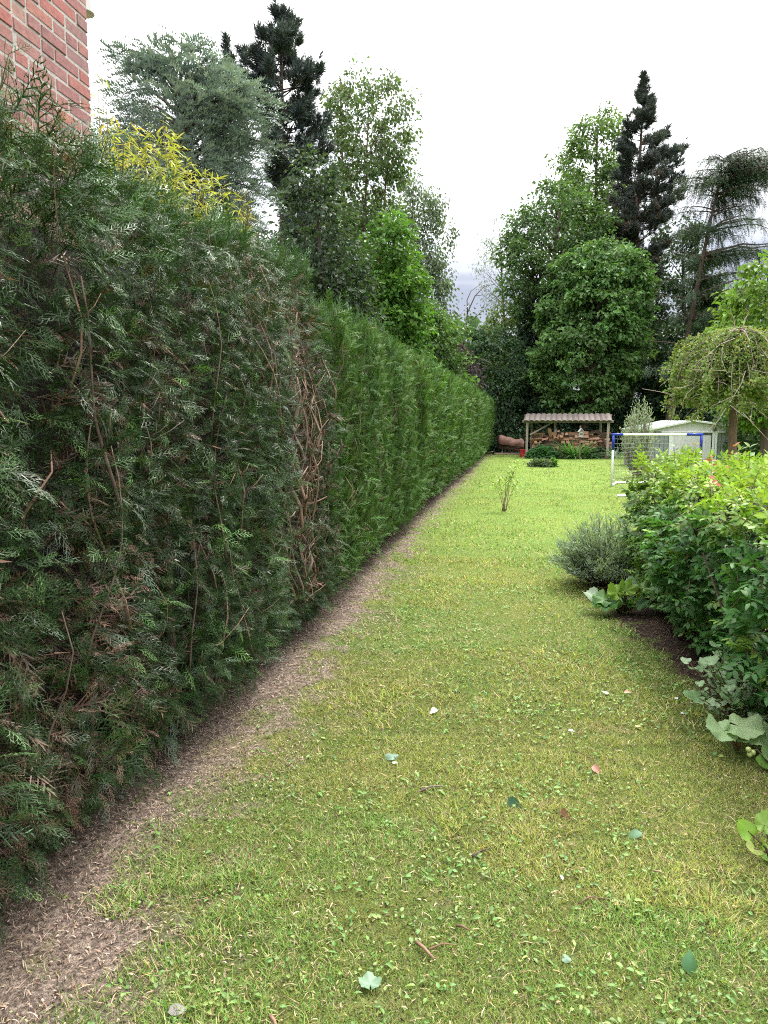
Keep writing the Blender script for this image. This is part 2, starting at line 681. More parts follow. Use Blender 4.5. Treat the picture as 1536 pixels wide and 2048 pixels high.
def round_leaf(L, W, fold=0.25, droop=0.2, seg=3):
    """oval leaf: midrib with two halves, folded and drooping"""
    ys = np.linspace(0, 1, seg + 1)
    v = []
    for y in ys:
        v.append((0, y * L, -droop * L * y * y))
    mid = list(range(seg + 1))
    left, right = [], []
    for y in ys[1:-1]:
        w = W / 2 * math.sin(math.pi * y ** 0.85) ** 0.8
        z = -droop * L * y * y + fold * w
        left.append(len(v))
        v.append((-w, y * L * 0.98, z))
        right.append(len(v))
        v.append((w, y * L * 0.98, z))
    t = []
    for side, rows in ((0, left), (1, right)):
        seq = [mid[0]] + rows + [mid[-1]]
        for i in range(len(seq) - 1):
            a, b = seq[i], seq[i + 1]
            m0, m1 = mid[i], mid[i + 1]
            for tri in ((a, b, m0), (b, m1, m0)):
                if len(set(tri)) == 3:
                    t.append(tri if side else tri[::-1])
    s = np.ones(len(v))
    s[:seg + 1] = 1.18
    return np.array(v), np.array(t), s


def clump_points(n_cl, per, y0, y1, spread, bias=None):
    x, y = lawn_points(n_cl, y0, y1, 1.1)
    if bias is not None:
        k = rng.random(len(x)) < bias(x, y)
        x, y = x[k], y[k]
    k = len(x)
    m = rng.integers(per // 2, per + 1, k)
    xx, yy = np.repeat(x, m), np.repeat(y, m)
    ox, oy = rng.normal(0, spread, len(xx)), rng.normal(0, spread, len(xx))
    return xx + ox, yy + oy, ox, oy


weed_protos = [round_leaf(0.026, 0.019, 0.3, 0.2), round_leaf(0.034, 0.021, 0.2, 0.35), round_leaf(0.02, 0.018, 0.2, 0.1), round_leaf(0.045, 0.02, 0.35, 0.4)]
wv_ = Geo()
for (ncl, per, y0, y1, sp, sc) in ((1300, 10, 1.3, 3.4, 0.026, 0.56), (2600, 8, 3.0, 7.0, 0.035, 0.66), (1300, 6, 6.5, 13, 0.05, 0.85)):
    x, y, ox, oy = clump_points(ncl, per, y0, y1, sp, lambda x, y: np.clip(1.7 * vnoise(x * 1.5, y * 1.5, 0, 31) - 0.25, 0.05, 1))
    k = len(x)
    d = np.stack([ox / sp + rng.normal(0, .7, k), oy / sp + rng.normal(0, .7, k), rng.uniform(0.0, 0.9, k)], -1)
    n = np.stack([rng.normal(0, .55, k), rng.normal(0, .55, k), np.ones(k)], -1)
    cc = np.where((rng.random(k) < 0.3)[:, None], (0.20, 0.28, 0.085), (0.115, 0.21, 0.055))
    v, t, c = scatter(weed_protos, np.stack([x, y, gz(x, y) + rng.uniform(0.004, 0.02, k)], -1), d, n, sc * rng.uniform(0.6, 1.25, k), vary(cc, k, 0.25))
    wv_.add(v, t, c)
tag(wv_.build('clover_and_plantain', M_LEAF), 'broad leaved weeds growing through the mown lawn', kind='stuff')


def chip(L, W, curl):
    return (np.array([(-W / 2, 0, 0), (W / 2, 0, 0), (-W * .4, L / 2, curl), (W * .4, L / 2, curl), (0, L, 0)]),
            np.array([(0, 1, 3), (0, 3, 2), (2, 3, 4)]), np.array([0.9, 0.9, 1.1, 1.1, 1.0]))


chips = [chip(0.028, 0.0035, 0.004), chip(0.018, 0.005, 0.003), chip(0.045, 0.0025, 0.008), chip(0.012, 0.006, 0.002)]
lit = Geo()


def litter(x, y, cols, sc=1.0):
    k = len(x)
    th = rng.random(k) * 2 * math.pi
    d = np.stack([np.cos(th), np.sin(th), rng.normal(0.05, .18, k)], -1)
    n = np.stack([rng.normal(0, .3, k), rng.normal(0, .3, k), np.ones(k)], -1)
    c = np.array(cols)[rng.integers(0, len(cols), k)]
    v, t, c = scatter(chips, np.stack([x, y, gz(x, y) + rng.uniform(0.002, 0.009, k)], -1), d, n, sc * rng.uniform(0.6, 1.3, k), vary(c, k, 0.3))
    lit.add(v, t, c)


BROWN = [(0.27, 0.195, 0.145), (0.15, 0.10, 0.075), (0.38, 0.30, 0.235), (0.10, 0.07, 0.055), (0.31, 0.22, 0.16)]
# along the hedge foot
for (y0, y1, n, sc) in ((1.0, 4.0, 26000, 0.9), (4.0, 9.0, 16000, 1.25), (9.0, 34, 12000, 2.2)):
    y = y0 + (y1 - y0) * rng.random(n)
    x = H0 + HS * y + rng.uniform(-0.45, 0.95, n)
    k = rng.random(n) < np.clip(soil_amount(x, y) * 0.8 + 0.03, 0, 1)
    litter(x[k], y[k], BROWN, sc)
# scattered straw in the lawn
x, y = lawn_points(16000, 1.3, 9.0, 1.0)
litter(x, y, [(0.37, 0.30, 0.17), (0.29, 0.23, 0.12), (0.2, 0.14, 0.09), (0.42, 0.36, 0.22)], 0.9)
# bark and leaf mould in the right-hand bed
n = 9000
y = rng.uniform(2.4, 8.0, n)
x = rng.uniform(1.4, 3.2, n)
k = rng.random(n) < np.clip((x - bed_edge(y) + 0.03) / 0.15, 0, 1)
litter(x[k], y[k], [(0.085, 0.055, 0.04), (0.06, 0.042, 0.032), (0.15, 0.10, 0.07), (0.20, 0.14, 0.09)], 1.25)
tag(lit.build('dead_leaf_litter', M_DRY), 'brown dead scales and straw littering the soil', kind='stuff')
# ================================================================== BRICK HOUSE behind the hedge
hd_ = Vector((math.sin(math.atan(HS)), math.cos(math.atan(HS)), 0))      # along the hedge, away from the camera
hn_ = Vector((hd_.y, -hd_.x, 0))                                        # out of the hedge face, towards the lawn
C0 = at(179, 130, 4.35)
C0.z = 0
house = thing('brick_house', 'red brick house corner rising behind the tall dark hedge', 'house', C0)
M_BRICK, bt, bp, bo = newmat('brick')
oi = bt.nodes.new('ShaderNodeObjectInfo')
at_ = bt.nodes.new('ShaderNodeAttribute')
at_.attribute_name = 'tint'
rp = bt.nodes.new('ShaderNodeValToRGB')
rp.color_ramp.interpolation = 'LINEAR'
els = rp.color_ramp.elements
els[0].position, els[0].color = 0.0, (0.31, 0.13, 0.13, 1)
els[1].position, els[1].color = 1.0, (0.42, 0.24, 0.20, 1)
for pos_, c_ in ((0.2, (0.37, 0.16, 0.155)), (0.4, (0.39, 0.20, 0.185)), (0.55, (0.45, 0.14, 0.12)), (0.7, (0.30, 0.165, 0.17)), (0.85, (0.46, 0.18, 0.14))):
    e = els.new(pos_)
    e.color = (*c_, 1)
bt.links.new(oi.outputs['Random'], rp.inputs[0])
gN = bt.nodes.new('ShaderNodeNewGeometry')
bn = bt.nodes.new('ShaderNodeTexNoise')
bn.inputs['Scale'].default_value = 28
bn.inputs['Detail'].default_value = 7
bn.inputs['Roughness'].default_value = 0.7
bt.links.new(gN.outputs['Position'], bn.inputs['Vector'])
br = bt.nodes.new('ShaderNodeMapRange')
br.inputs['From Min'].default_value = 0.3
br.inputs['From Max'].default_value = 0.75
br.inputs['To Min'].default_value = 0.50
br.inputs['To Max'].default_value = 0.92
bt.links.new(bn.outputs['Fac'], br.inputs['Value'])
bv = bt.nodes.new('ShaderNodeVectorMath')
bv.operation = 'SCALE'
bt.links.new(rp.outputs[0], bv.inputs[0])
bt.links.new(br.outputs[0], bv.inputs['Scale'])
bt.links.new(bv.outputs[0], bp.inputs['Base Color'])
bp.inputs['Roughness'].default_value = 0.9
bb = bt.nodes.new('ShaderNodeBump')
bb.inputs['Strength'].default_value = 0.6
bb.inputs['Distance'].default_value = 0.006
bt.links.new(bn.outputs['Fac'], bb.inputs['Height'])
bt.links.new(bb.outputs[0], bp.inputs['Normal'])
M_MORTAR = noisemat('mortar', (0.30, 0.275, 0.26), (0.44, 0.41, 0.385), 40, 0.95, (1, 1, 1), 0.5)
M_BRICKJ = noisemat('brick_far', (0.27, 0.10, 0.09), (0.42, 0.17, 0.13), 6, 0.9, tint=True)

MB_ = Matrix((hd_, -hn_, Vector((0, 0, 1)))).transposed().to_4x4()       # x along wall, y into the wall
CO = 0.0695
wg = Geo()
wallM = MB_.to_3x3()
wlen, wh = 7.0, 5.6
wc = C0 + hd_ * (-wlen / 2 - 0.012) - hn_ * (0.155 + 0.0045)
wg.box(wc + Vector((0, 0, wh / 2)), (wlen, 0.31, wh), wallM, 0, (1, 1, 1))
wc2 = C0 - hn_ * (3.0) - hd_ * (0.15 + 0.012)                              # far gable return, out of sight
wg.box(wc2 + Vector((0, 0, wh / 2)) - hn_ * 0.17, (0.30, 5.3, wh), wallM, 0, (1, 1, 1))
wall = wg.build('wall', M_MORTAR, house)
bvar = {}


def brick_mesh(ln):
    k = round(ln, 3)
    if k not in bvar:
        g = Geo()
        g.box((0, 0, 0), (ln, 0.1, 0.0585), None, 0.004)
        bvar[k] = g.mesh('brick', [M_BRICK])
    return bvar[k]


jb = Geo()
rb = random.Random(3)
ncourse = int(wh / CO)
for r_ in range(ncourse):
    z = 0.04 + r_ * CO
    s = 0.0
    first = True
    while s < wlen - 0.2:
        if first:
            ln = 0.097 if r_ % 2 else 0.203
        else:
            ln = 0.203 if rb.random() < 0.62 else 0.097
        first = False
        near = 2.28 < z < 4.15 and s < 1.7
        p = C0 - hd_ * (s + ln / 2) - hn_ * (0.05 + rb.uniform(-0.002, 0.004)) + Vector((0, 0, z + rb.uniform(-.0015, .0015)))
        if near:
            tw = Matrix.Rotation(rb.uniform(-.012, .012), 4, 'Y') @ Matrix.Rotation(rb.uniform(-.012, .012), 4, 'Z')
            link('brick', brick_mesh(ln), wall, Matrix.Translation(p) @ MB_ @ tw)
        else:
            c_ = rb.uniform(.75, 1.25)
            jb.box(p, (ln, 0.1, 0.0585), wallM, 0.0, (c_, c_ * rb.uniform(.85, 1.1), c_ * rb.uniform(.85, 1.1)))
        s += ln + 0.0105
tag(jb.build('brick_courses', M_BRICKJ, wall), kind='stuff')
# rainwater pipe end peeping round the corner near the top
M_WHITE = noisemat('white_paint', (0.70, 0.70, 0.70), (0.80, 0.80, 0.80), 12, 0.45, bump=0.05)
pg = Geo()
pp = C0 + hd_ * 0.075 - hn_ * 0.06
pg.tube([pp + Vector((0, 0, 3.86)), pp + Vector((0, 0, 4.9)), pp + Vector((0, 0, 5.5))], 0.045, 12)
pg.tube([pp + Vector((0, 0, 3.84)), pp + Vector((0, 0, 3.93))], 0.054, 12)
pg.tube([pp + Vector((0, 0, 3.87)), C0 - hd_ * 0.02 - hn_ * 0.09 + Vector((0, 0, 3.87))], 0.012, 6)
pg.build('drainpipe', M_WHITE, house)


# ================================================================== TALL THUJA HEDGE
def frond(r, L=0.15, nb=11, sub=2, droop=0.25, w=0.0042, wl=0.5):
    """flat thuja spray: rachis with alternating forward side shoots, each with small side shoots"""
    V, T, S = [], [], []

    def strip(p, d, ln, wd, lat, sh, segs=2):
        """p base, d direction (2D), in-plane normal lat"""
        b = len(V)
        for i in range(segs):
            f = i / segs
            q = p + d * ln * f
            ww = wd * (1 - 0.35 * f) / 2
            for sg in (-1, 1):
                V.append(q + lat * ww * sg)
                S.append(sh * (0.9 + 0.25 * f))
        V.append(p + d * ln)
        S.append(sh * 1.25)
        for i in range(segs - 1):
            a = b + 2 * i
            T.append((a, a + 1, a + 3))
            T.append((a, a + 3, a + 2))
        a = b + 2 * (segs - 1)
        T.append((a, a + 1, a + 2))

    bend = r.uniform(-0.25, 0.25)
    strip(np.array([0., 0.]), np.array([0., 1.]), L, w * 1.1, np.array([1., 0.]), 0.85, 2)
    for i in range(nb):
        t = 0.1 + 0.86 * (i + 0.5) / nb
        sg = 1 if i % 2 else -1
        ang = R(r.uniform(36, 56)) * (1 - 0.35 * t)
        ln = L * wl * (1 - t) ** 0.75 * r.uniform(0.75, 1.15) + 0.012
        d = np.array([sg * math.sin(ang), math.cos(ang)])
        lat = np.array([d[1], -d[0]])
        p = np.array([0, L * t])
        strip(p, d, ln, w, lat, r.uniform(0.9, 1.1), 1)
        m = sub if ln > L * 0.14 else 0
        for k in range(m):
            f = (k + 0.8) / (m + 0.6)
            for s2 in (1 if (k + i) % 2 else -1,):
                a2 = ang * sg + s2 * R(r.uniform(30, 48))
                d2 = np.array([math.sin(a2), math.cos(a2)])
                strip(p + d * ln * f, d2, ln * r.uniform(0.28, 0.42), w * 0.95, np.array([d2[1], -d2[0]]), r.uniform(0.95, 1.15), 1)
    V2 = np.array(V)
    y = V2[:, 1] / L
    z = -droop * L * y ** 2 - 0.35 * np.abs(V2[:, 0]) ** 1.3 * 1.2 + r.normal(0, 0.0012, len(V2))
    x = V2[:, 0] + bend * L * y ** 2 * 0.6
    return np.stack([x, V2[:, 1], z], -1), np.array(T), np.array(S)


fr = random.Random(5)
fr_np = np.random.default_rng(15)


class _R:
    uniform = staticmethod(lambda a, b: fr.uniform(a, b))
    normal = staticmethod(lambda a, b, n: fr_np.normal(a, b, n))


FR_NEAR = [frond(_R, 0.15, 11, 2, q, 0.0040, w) for q, w in ((0.1, .5), (0.3, .45), (0.5, .5), (0.2, .6), (0.7, .42), (0.35, .38))]
FR_MID = [frond(_R, 0.15, 9, 0, q, 0.0075, w) for q, w in ((0.1, .45), (0.35, .5), (0.5, .4), (0.2, .35))]
FR_FILL = [frond(_R, 0.15, 10, 0, q, 0.0055, w) for q, w in ((0.1, .45), (0.35, .5), (0.5, .4))]
FR_FAR = [frond(_R, 0.16, 6, 0, q, 0.0115, w) for q, w in ((0.1, .4), (0.3, .5), (0.2, .3))]

HT = 2.46                                      # clipped height


def hedge_top(y):
    return HT - 0.02 + 0.22 * np.clip((y - 3.6) / 1.8, 0, 1) * np.clip((5.75 - y) / 0.15, 0, 1) + 0.10 * (vnoise(y * 0.9, 0, 0, 41) - 0.5) + 0.06 * (vnoise(y * 3.2, 0, 0, 42) - 0.5)


def face_offset(y, z):
    """bulges of the clipped face (positive = towards the lawn)"""
    o = 0.17 * (vnoise(y * 1.5, z * 0.55, 0, 43) - 0.5) + 0.13 * (vnoise(y * 4.5, z * 1.3, 0, 44) - 0.5)
    o = o - 0.16 * np.clip((z - 1.9) / 0.8, 0, 1) ** 2 - 0.30 * np.clip((0.42 - z) / 0.42, 0, 1) ** 1.3
    o = o + 0.07 * np.clip((5.75 - y) / 0.2, 0, 1)
    # a thin, woody place where the trunks show
    return o - 0.10 * np.exp(-((y - 5.1) / 0.4) ** 2) * np.clip((z - 0.9), 0, 1)


def thin_zone(y, z):
    t = np.exp(-((y - 5.1) / 0.45) ** 2) * np.clip((z - 0.2) * 1.2, 0, 1) * 0.75
    t = t + 0.42 * np.clip(vnoise(y * 1.9, z * 1.1, 0, 45) * 2.2 - 1.25, 0, 1)
    return t * np.clip((9 - y) / 3, 0, 1)


def hedge_pos(y, z, out):
    o = face_offset(y, z) + out
    return np.stack([H0 + HS * y + hn_.x * o, y + hn_.y * o, z], -1)


hedge = thing('thuja_hedge', 'long tall clipped dark green conifer hedge running the length of the lawn', 'hedge', (H0 + HS * 5, 5, 0))
hn3 = np.array([hn_.x, hn_.y, 0])
ha3 = np.array([hd_.x, hd_.y, 0])


def hedge_layer(n, y0, y1, ypow, protos, scale, inner=False, mode='face'):
    y = y0 + (y1 - y0) * rng.random(n) ** ypow
    top = hedge_top(y)
    z = 0.10 + rng.random(n) ** 0.85 * (top - 0.10)
    if mode == 'top':
        z = top + rng.uniform(-0.14, 0.03, n) + np.clip((4.5 - y) / 3, 0, 1) * rng.random(n) ** 3 * 0.22
        out = -rng.random(n) ** 1.2 * 0.9 + 0.02
    elif inner:
        out = rng.uniform(-0.26, -0.09, n)
    else:
        out = rng.normal(-0.02, 0.035, n)
    tz = thin_zone(y, z)
    k = rng.random(n) > (tz * 0.9 if not inner else tz * 0.25)
    if mode == 'top':
        k[:] = True
    y, z, out, tz = y[k], z[k], out[k], tz[k]
    n = len(y)
    pos = hedge_pos(y, z, out) if mode != 'top' else np.stack([H0 + HS * y + hn_.x * (out - 0.12), y + hn_.y * (out - 0.12), z], -1)
    up = rng.normal(0.25, 0.55, n)
    up = np.where(z < 0.35, rng.normal(-0.05, 0.3, n), up)
    up = np.where(y > 6, up + 0.55, up)
    if mode == 'top':
        up = rng.normal(1.3, 0.4, n)
    along = rng.normal(0, 0.6, n)
    o_ = rng.uniform(0.35, 1.0, n) * np.where(y > 6, 0.65, 1.0)
    d = hn3 * o_[:, None] + ha3 * along[:, None] + np.array([0, 0, 1.0]) * up[:, None]
    nv = np.array([0, 0, 1.0]) * rng.uniform(0.2, 1.0, n)[:, None] + hn3 * rng.uniform(0.1, 1.0, n)[:, None] + rng.normal(0, 0.35, (n, 3))
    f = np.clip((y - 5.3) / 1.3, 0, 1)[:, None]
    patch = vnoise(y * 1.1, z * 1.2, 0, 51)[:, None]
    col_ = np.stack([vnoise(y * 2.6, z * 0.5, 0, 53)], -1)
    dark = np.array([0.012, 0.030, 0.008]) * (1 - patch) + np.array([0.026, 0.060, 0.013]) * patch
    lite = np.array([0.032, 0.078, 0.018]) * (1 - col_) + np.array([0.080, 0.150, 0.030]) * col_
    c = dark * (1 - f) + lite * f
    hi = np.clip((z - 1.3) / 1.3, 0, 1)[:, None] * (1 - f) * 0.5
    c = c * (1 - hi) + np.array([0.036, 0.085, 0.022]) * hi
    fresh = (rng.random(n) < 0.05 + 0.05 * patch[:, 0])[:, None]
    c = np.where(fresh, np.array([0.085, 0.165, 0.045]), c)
    c = np.where((y[:, None] < 5.5) & (rng.random(n) < 0.10)[:, None], np.array([0.085, 0.122, 0.080]), c)  # whitish highlights painted in: a share of near sprays turned pale
    dry = 0.06 + 0.40 * np.clip(vnoise(y * 1.2, z * 1.3, 0, 52) * 2.0 - 0.8 + .25 * np.clip(1.2 - z, 0, 1), 0, 1) * np.clip((8 - y) / 4, 0.1, 1) + tz * 0.3 + (0.35 if inner else 0)
    if mode == 'top':
        dry = dry * 0.2
        c = c * 0.5 + np.array([0.06, 0.12, 0.04]) * 0.55
    isdry = (rng.random(n) < dry)[:, None]
    brown = np.array([(0.135, 0.075, 0.052), (0.21, 0.13, 0.095), (0.085, 0.055, 0.04), (0.15, 0.105, 0.075)])[rng.integers(0, 4, n)]
    c = np.where(isdry, brown, c)
    c = vary(c, n, 0.45, rng, 0.10)
    if mode == 'face' and not inner:
        pos = pos - hn3 * (isdry * rng.uniform(.0, .09, (n, 1)))
        scale = np.where(isdry[:, 0], scale * .72, scale)
    sc = scale * rng.uniform(0.55, 1.15, n) * (1.25 if mode == 'top' else 1.0)
    return pos, d, nv, sc, c


foliage = Geo()
# nearest sprays on the face are parts of their own
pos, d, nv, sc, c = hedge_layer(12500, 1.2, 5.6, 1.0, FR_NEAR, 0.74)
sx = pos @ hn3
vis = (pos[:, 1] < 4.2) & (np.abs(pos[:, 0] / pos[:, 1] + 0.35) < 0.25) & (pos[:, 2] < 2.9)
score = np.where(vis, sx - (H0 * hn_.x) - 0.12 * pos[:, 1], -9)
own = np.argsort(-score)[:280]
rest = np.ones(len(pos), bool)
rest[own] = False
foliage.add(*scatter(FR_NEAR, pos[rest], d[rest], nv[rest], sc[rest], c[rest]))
own_var = []
cm = c[own]
order = np.argsort(cm[:, 1] - 0.8 * cm[:, 0])
groups_ = np.array_split(order, 10)
for gi, ids in enumerate(groups_):
    pv, pt, ps = FR_NEAR[gi % len(FR_NEAR)]
    base = cm[ids].mean(0)
    me = mesh_np('frond', pv, pt, base[None] * ps[:, None], [M_THUJA])
    Fm = frames(d[own][ids], nv[own][ids])
    for q, j in enumerate(ids):
        M = Matrix([list(Fm[q][r] * sc[own][j]) + [pos[own][j][r]] for r in range(3)] + [[0, 0, 0, 1]])
        link('frond', me, hedge, M)
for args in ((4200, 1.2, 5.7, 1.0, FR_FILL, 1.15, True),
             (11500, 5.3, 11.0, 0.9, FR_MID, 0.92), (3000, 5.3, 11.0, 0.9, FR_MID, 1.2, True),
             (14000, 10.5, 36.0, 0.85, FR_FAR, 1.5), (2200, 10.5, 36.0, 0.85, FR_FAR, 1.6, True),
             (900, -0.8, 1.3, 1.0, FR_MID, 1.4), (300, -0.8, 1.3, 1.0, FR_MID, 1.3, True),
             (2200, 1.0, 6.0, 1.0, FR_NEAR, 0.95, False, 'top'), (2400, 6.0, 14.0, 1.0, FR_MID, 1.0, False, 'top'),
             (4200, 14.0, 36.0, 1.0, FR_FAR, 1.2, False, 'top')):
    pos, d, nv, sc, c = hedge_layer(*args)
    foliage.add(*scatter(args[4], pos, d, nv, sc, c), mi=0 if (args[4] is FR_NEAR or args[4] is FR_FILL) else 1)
# far end of the hedge
n = 900
q = rng.random(n)
pos = np.stack([H0 + HS * 36 - hn_.x * q * 0.95, 36 - hn_.y * q * 0.95 + rng.uniform(-.05, .1, n), rng.random(n) * HT], -1)
foliage.add(*scatter(FR_FAR, pos, ha3 * 0.8 + rng.normal(0, .5, (n, 3)) + np.array([0, 0, .4]), rng.normal(0, 1, (n, 3)), 1.4, vary((0.07, .14, .045), n, .3)))
# leaders that stick out above the cut
n = 260
y = np.concatenate([rng.uniform(1.3, 5.5, 170), rng.uniform(5.5, 15, 90)])
base = np.stack([H0 + HS * y - hn_.x * rng.uniform(0.05, .8, n), y - hn_.y * rng.uniform(0.05, .8, n), hedge_top(y) - 0.05], -1)
for k in range(n):
    ln = rng.uniform(0.10, 0.30) * (1.0 if y[k] < 4 else 0.6)
    lean = rng.normal(0, 0.3, 3)
    lean[2] = 1
    m = 7
    tt = np.linspace(0.1, 1, m)
    pts = base[k] + np.outer(tt * ln, lean)
    foliage.tube([base[k], pts[3], pts[-1]], [0.004, 0.003, 0.001], 4, (0.10, 0.10, 0.045), False)
    dd = lean + rng.normal(0, 0.8, (m, 3))
    foliage.add(*scatter(FR_NEAR if y[k] < 6 else FR_MID, pts, dd, rng.normal(0, 1, (m, 3)), 0.55 * (1.15 - 0.5 * tt) + .1, vary((0.075, 0.14, 0.045), m, .3)))
tag(foliage.build('foliage', [M_THUJA, M_THUJA_FAR], hedge), kind='stuff')

# lumpy dead brown sheet behind the leaf layer stops the view, shade painted in
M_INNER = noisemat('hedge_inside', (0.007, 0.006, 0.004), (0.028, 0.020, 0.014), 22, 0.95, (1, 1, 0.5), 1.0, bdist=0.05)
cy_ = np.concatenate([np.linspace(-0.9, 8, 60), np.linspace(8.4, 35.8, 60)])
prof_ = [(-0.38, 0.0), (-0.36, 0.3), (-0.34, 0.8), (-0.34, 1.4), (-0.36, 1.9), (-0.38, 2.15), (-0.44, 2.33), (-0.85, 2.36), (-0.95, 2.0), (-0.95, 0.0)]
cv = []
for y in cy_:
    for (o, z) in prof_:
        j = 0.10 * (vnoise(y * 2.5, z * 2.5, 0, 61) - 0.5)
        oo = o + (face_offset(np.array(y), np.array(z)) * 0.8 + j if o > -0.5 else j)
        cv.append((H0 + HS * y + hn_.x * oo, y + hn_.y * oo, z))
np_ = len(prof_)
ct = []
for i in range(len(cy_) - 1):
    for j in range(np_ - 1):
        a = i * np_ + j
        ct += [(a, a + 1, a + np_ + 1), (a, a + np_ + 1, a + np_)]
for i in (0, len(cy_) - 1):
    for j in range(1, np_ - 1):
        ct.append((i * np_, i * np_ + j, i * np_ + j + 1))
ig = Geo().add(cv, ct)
ig.build('shade_core', M_INNER, hedge)

# bare brown stems and snapped twigs showing in the face
tr = random.Random(21)


def stem_path(y, z0, ln, out0, wob, lean_y):
    pts = []
    m = max(5, int(ln / 0.09))
    ph = tr.uniform(0, 6)
    for i in range(m):
        f = i / (m - 1)
        yy = y + lean_y * ln * f + wob * math.sin(ph + f * tr.uniform(4, 6)) * 0.5
        z = z0 + ln * f
        o = out0 + 0.04 * math.sin(ph * 2 + f * 5) + 0.02 * f
        p = hedge_pos(np.array([yy]), np.array([z]), np.array([o]))[0]
        pts.append(p)
    return pts


for k in range(150):
    zone = tr.random()
    if zone < 0.42:
        y = tr.gauss(5.05, 0.36)
        z0 = tr.uniform(0.3, 1.7)
    elif zone < 0.85:
        y = tr.uniform(2.0, 5.5)
        z0 = tr.uniform(0.1, 2.0)
    else:
        y = tr.uniform(5.5, 9)
        z0 = tr.uniform(0.2, 1.6)
    ln = min(tr.choice((0.25, 0.35, 0.5, 0.75)), 2.45 - z0)
    thick = tr.choice((0.004, 0.006, 0.009, 0.014)) if zone < 0.42 else tr.choice((0.003, 0.004, 0.006))
    pts = np.array(stem_path(y, z0, ln, tr.uniform(-0.05, 0.045), 0.05, tr.gauss(0, 0.28)))
    m = len(pts)
    rad = np.linspace(thick, thick * 0.45, m) * np.array([tr.uniform(.85, 1.15) for _ in range(m)])
    g = Geo()
    tc_ = tr.choice(((1, 1, 1), (1.25, 1.05, .95), (0.7, 0.65, .65), (1.5, 1.35, 1.25)))
    g.tube(pts, rad, 6, tc_)
    for b in range(tr.randint(0, 3)):
        i = tr.randint(1, m - 2)
        dd = hn3 * tr.uniform(.1, .6) + ha3 * tr.gauss(0, .9) + np.array([0, 0, tr.uniform(.1, 1.0)])
        l2 = tr.uniform(.05, .16)
        g.tube([pts[i], pts[i] + dd * l2 * .5 + hn3 * .01, pts[i] + dd * l2], [rad[i] * .7, rad[i] * .5, rad[i] * .3], 5, tc_)
    g.build('branch', M_TWIG, hedge, True)
# trunks inside the hedge at the thin place
for y in (4.25, 4.65, 5.1, 3.4, 6.2):
    pts = stem_path(y, 0.0, 2.3, -0.17, 0.06, tr.gauss(0, .04))
    g = Geo()
    g.tube(pts, np.linspace(0.03, 0.012, len(pts)), 7, (0.8, .75, .75))
    g.build('stem', M_TWIG, hedge, True)
# ================================================================== TREES
trg = np.random.default_rng(77)


def leaf_q(L, W, fold=0.25):
    return (np.array([(0, 0, 0), (-W / 2, L * .5, fold * W), (0, L, -0.08 * L), (W / 2, L * .5, fold * W)]),
            np.array([(0, 3, 2), (0, 2, 1)]), np.array([0.95, 1.0, 1.1, 1.0]))


LEAVES = [leaf_q(1.2, .8), leaf_q(1.2, .65, .4), leaf_q(1, .8, .15)]
SLIM = [leaf_q(1, .3), leaf_q(.9, .24, .4)]


def profile(prof, Y):
    rows = []
    for (py, l, r) in prof:
        a, b = at(l, py, Y), at(r, py, Y)
        rows.append((a.z, (a.x + b.x) / 2, (b.x - a.x) / 2))
    rows.sort()
    return np.array(rows)


def trunk_path(bx, Y, top, n=9, wob=0.15, by=None):
    by = Y if by is None else by
    f = np.linspace(0, 1, n)
    px = bx + (top[0] - bx) * f + np.sin(f * 5 + bx) * wob * f * (1 - f) * 2
    py = by + (top[1] - by) * f + np.cos(f * 4 + bx) * wob * f * (1 - f) * 2
    return np.stack([px, py, top[2] * f], -1)


def sample_crown(P, Y, n, df=0.85, shell=0.35, seed=1, rough=0.5, bottom=0.0):
    z = np.linspace(P[0, 0], P[-1, 0], 200)
    r = np.interp(z, P[:, 0], P[:, 2])
    w = (r + .15) ** 1.6
    w = w / w.sum()
    zz_ = trg.choice(z, n, p=w) + trg.normal(0, (z[1] - z[0]), n)
    rr = np.interp(zz_, P[:, 0], P[:, 2])
    cc = np.interp(zz_, P[:, 0], P[:, 1])
    th = trg.random(n) * 2 * math.pi
    f = shell + (1 - shell) * np.sqrt(trg.random(n))
    nz = 1 - rough / 2 + rough * vnoise(np.cos(th) * 1.6 + 9, np.sin(th) * 1.6 + 9, zz_ * 0.7, seed)
    rr = rr * f * nz
    return np.stack([cc + rr * np.cos(th), Y + rr * df * np.sin(th), zz_], -1), np.stack([cc, np.full(n, Y), zz_], -1)


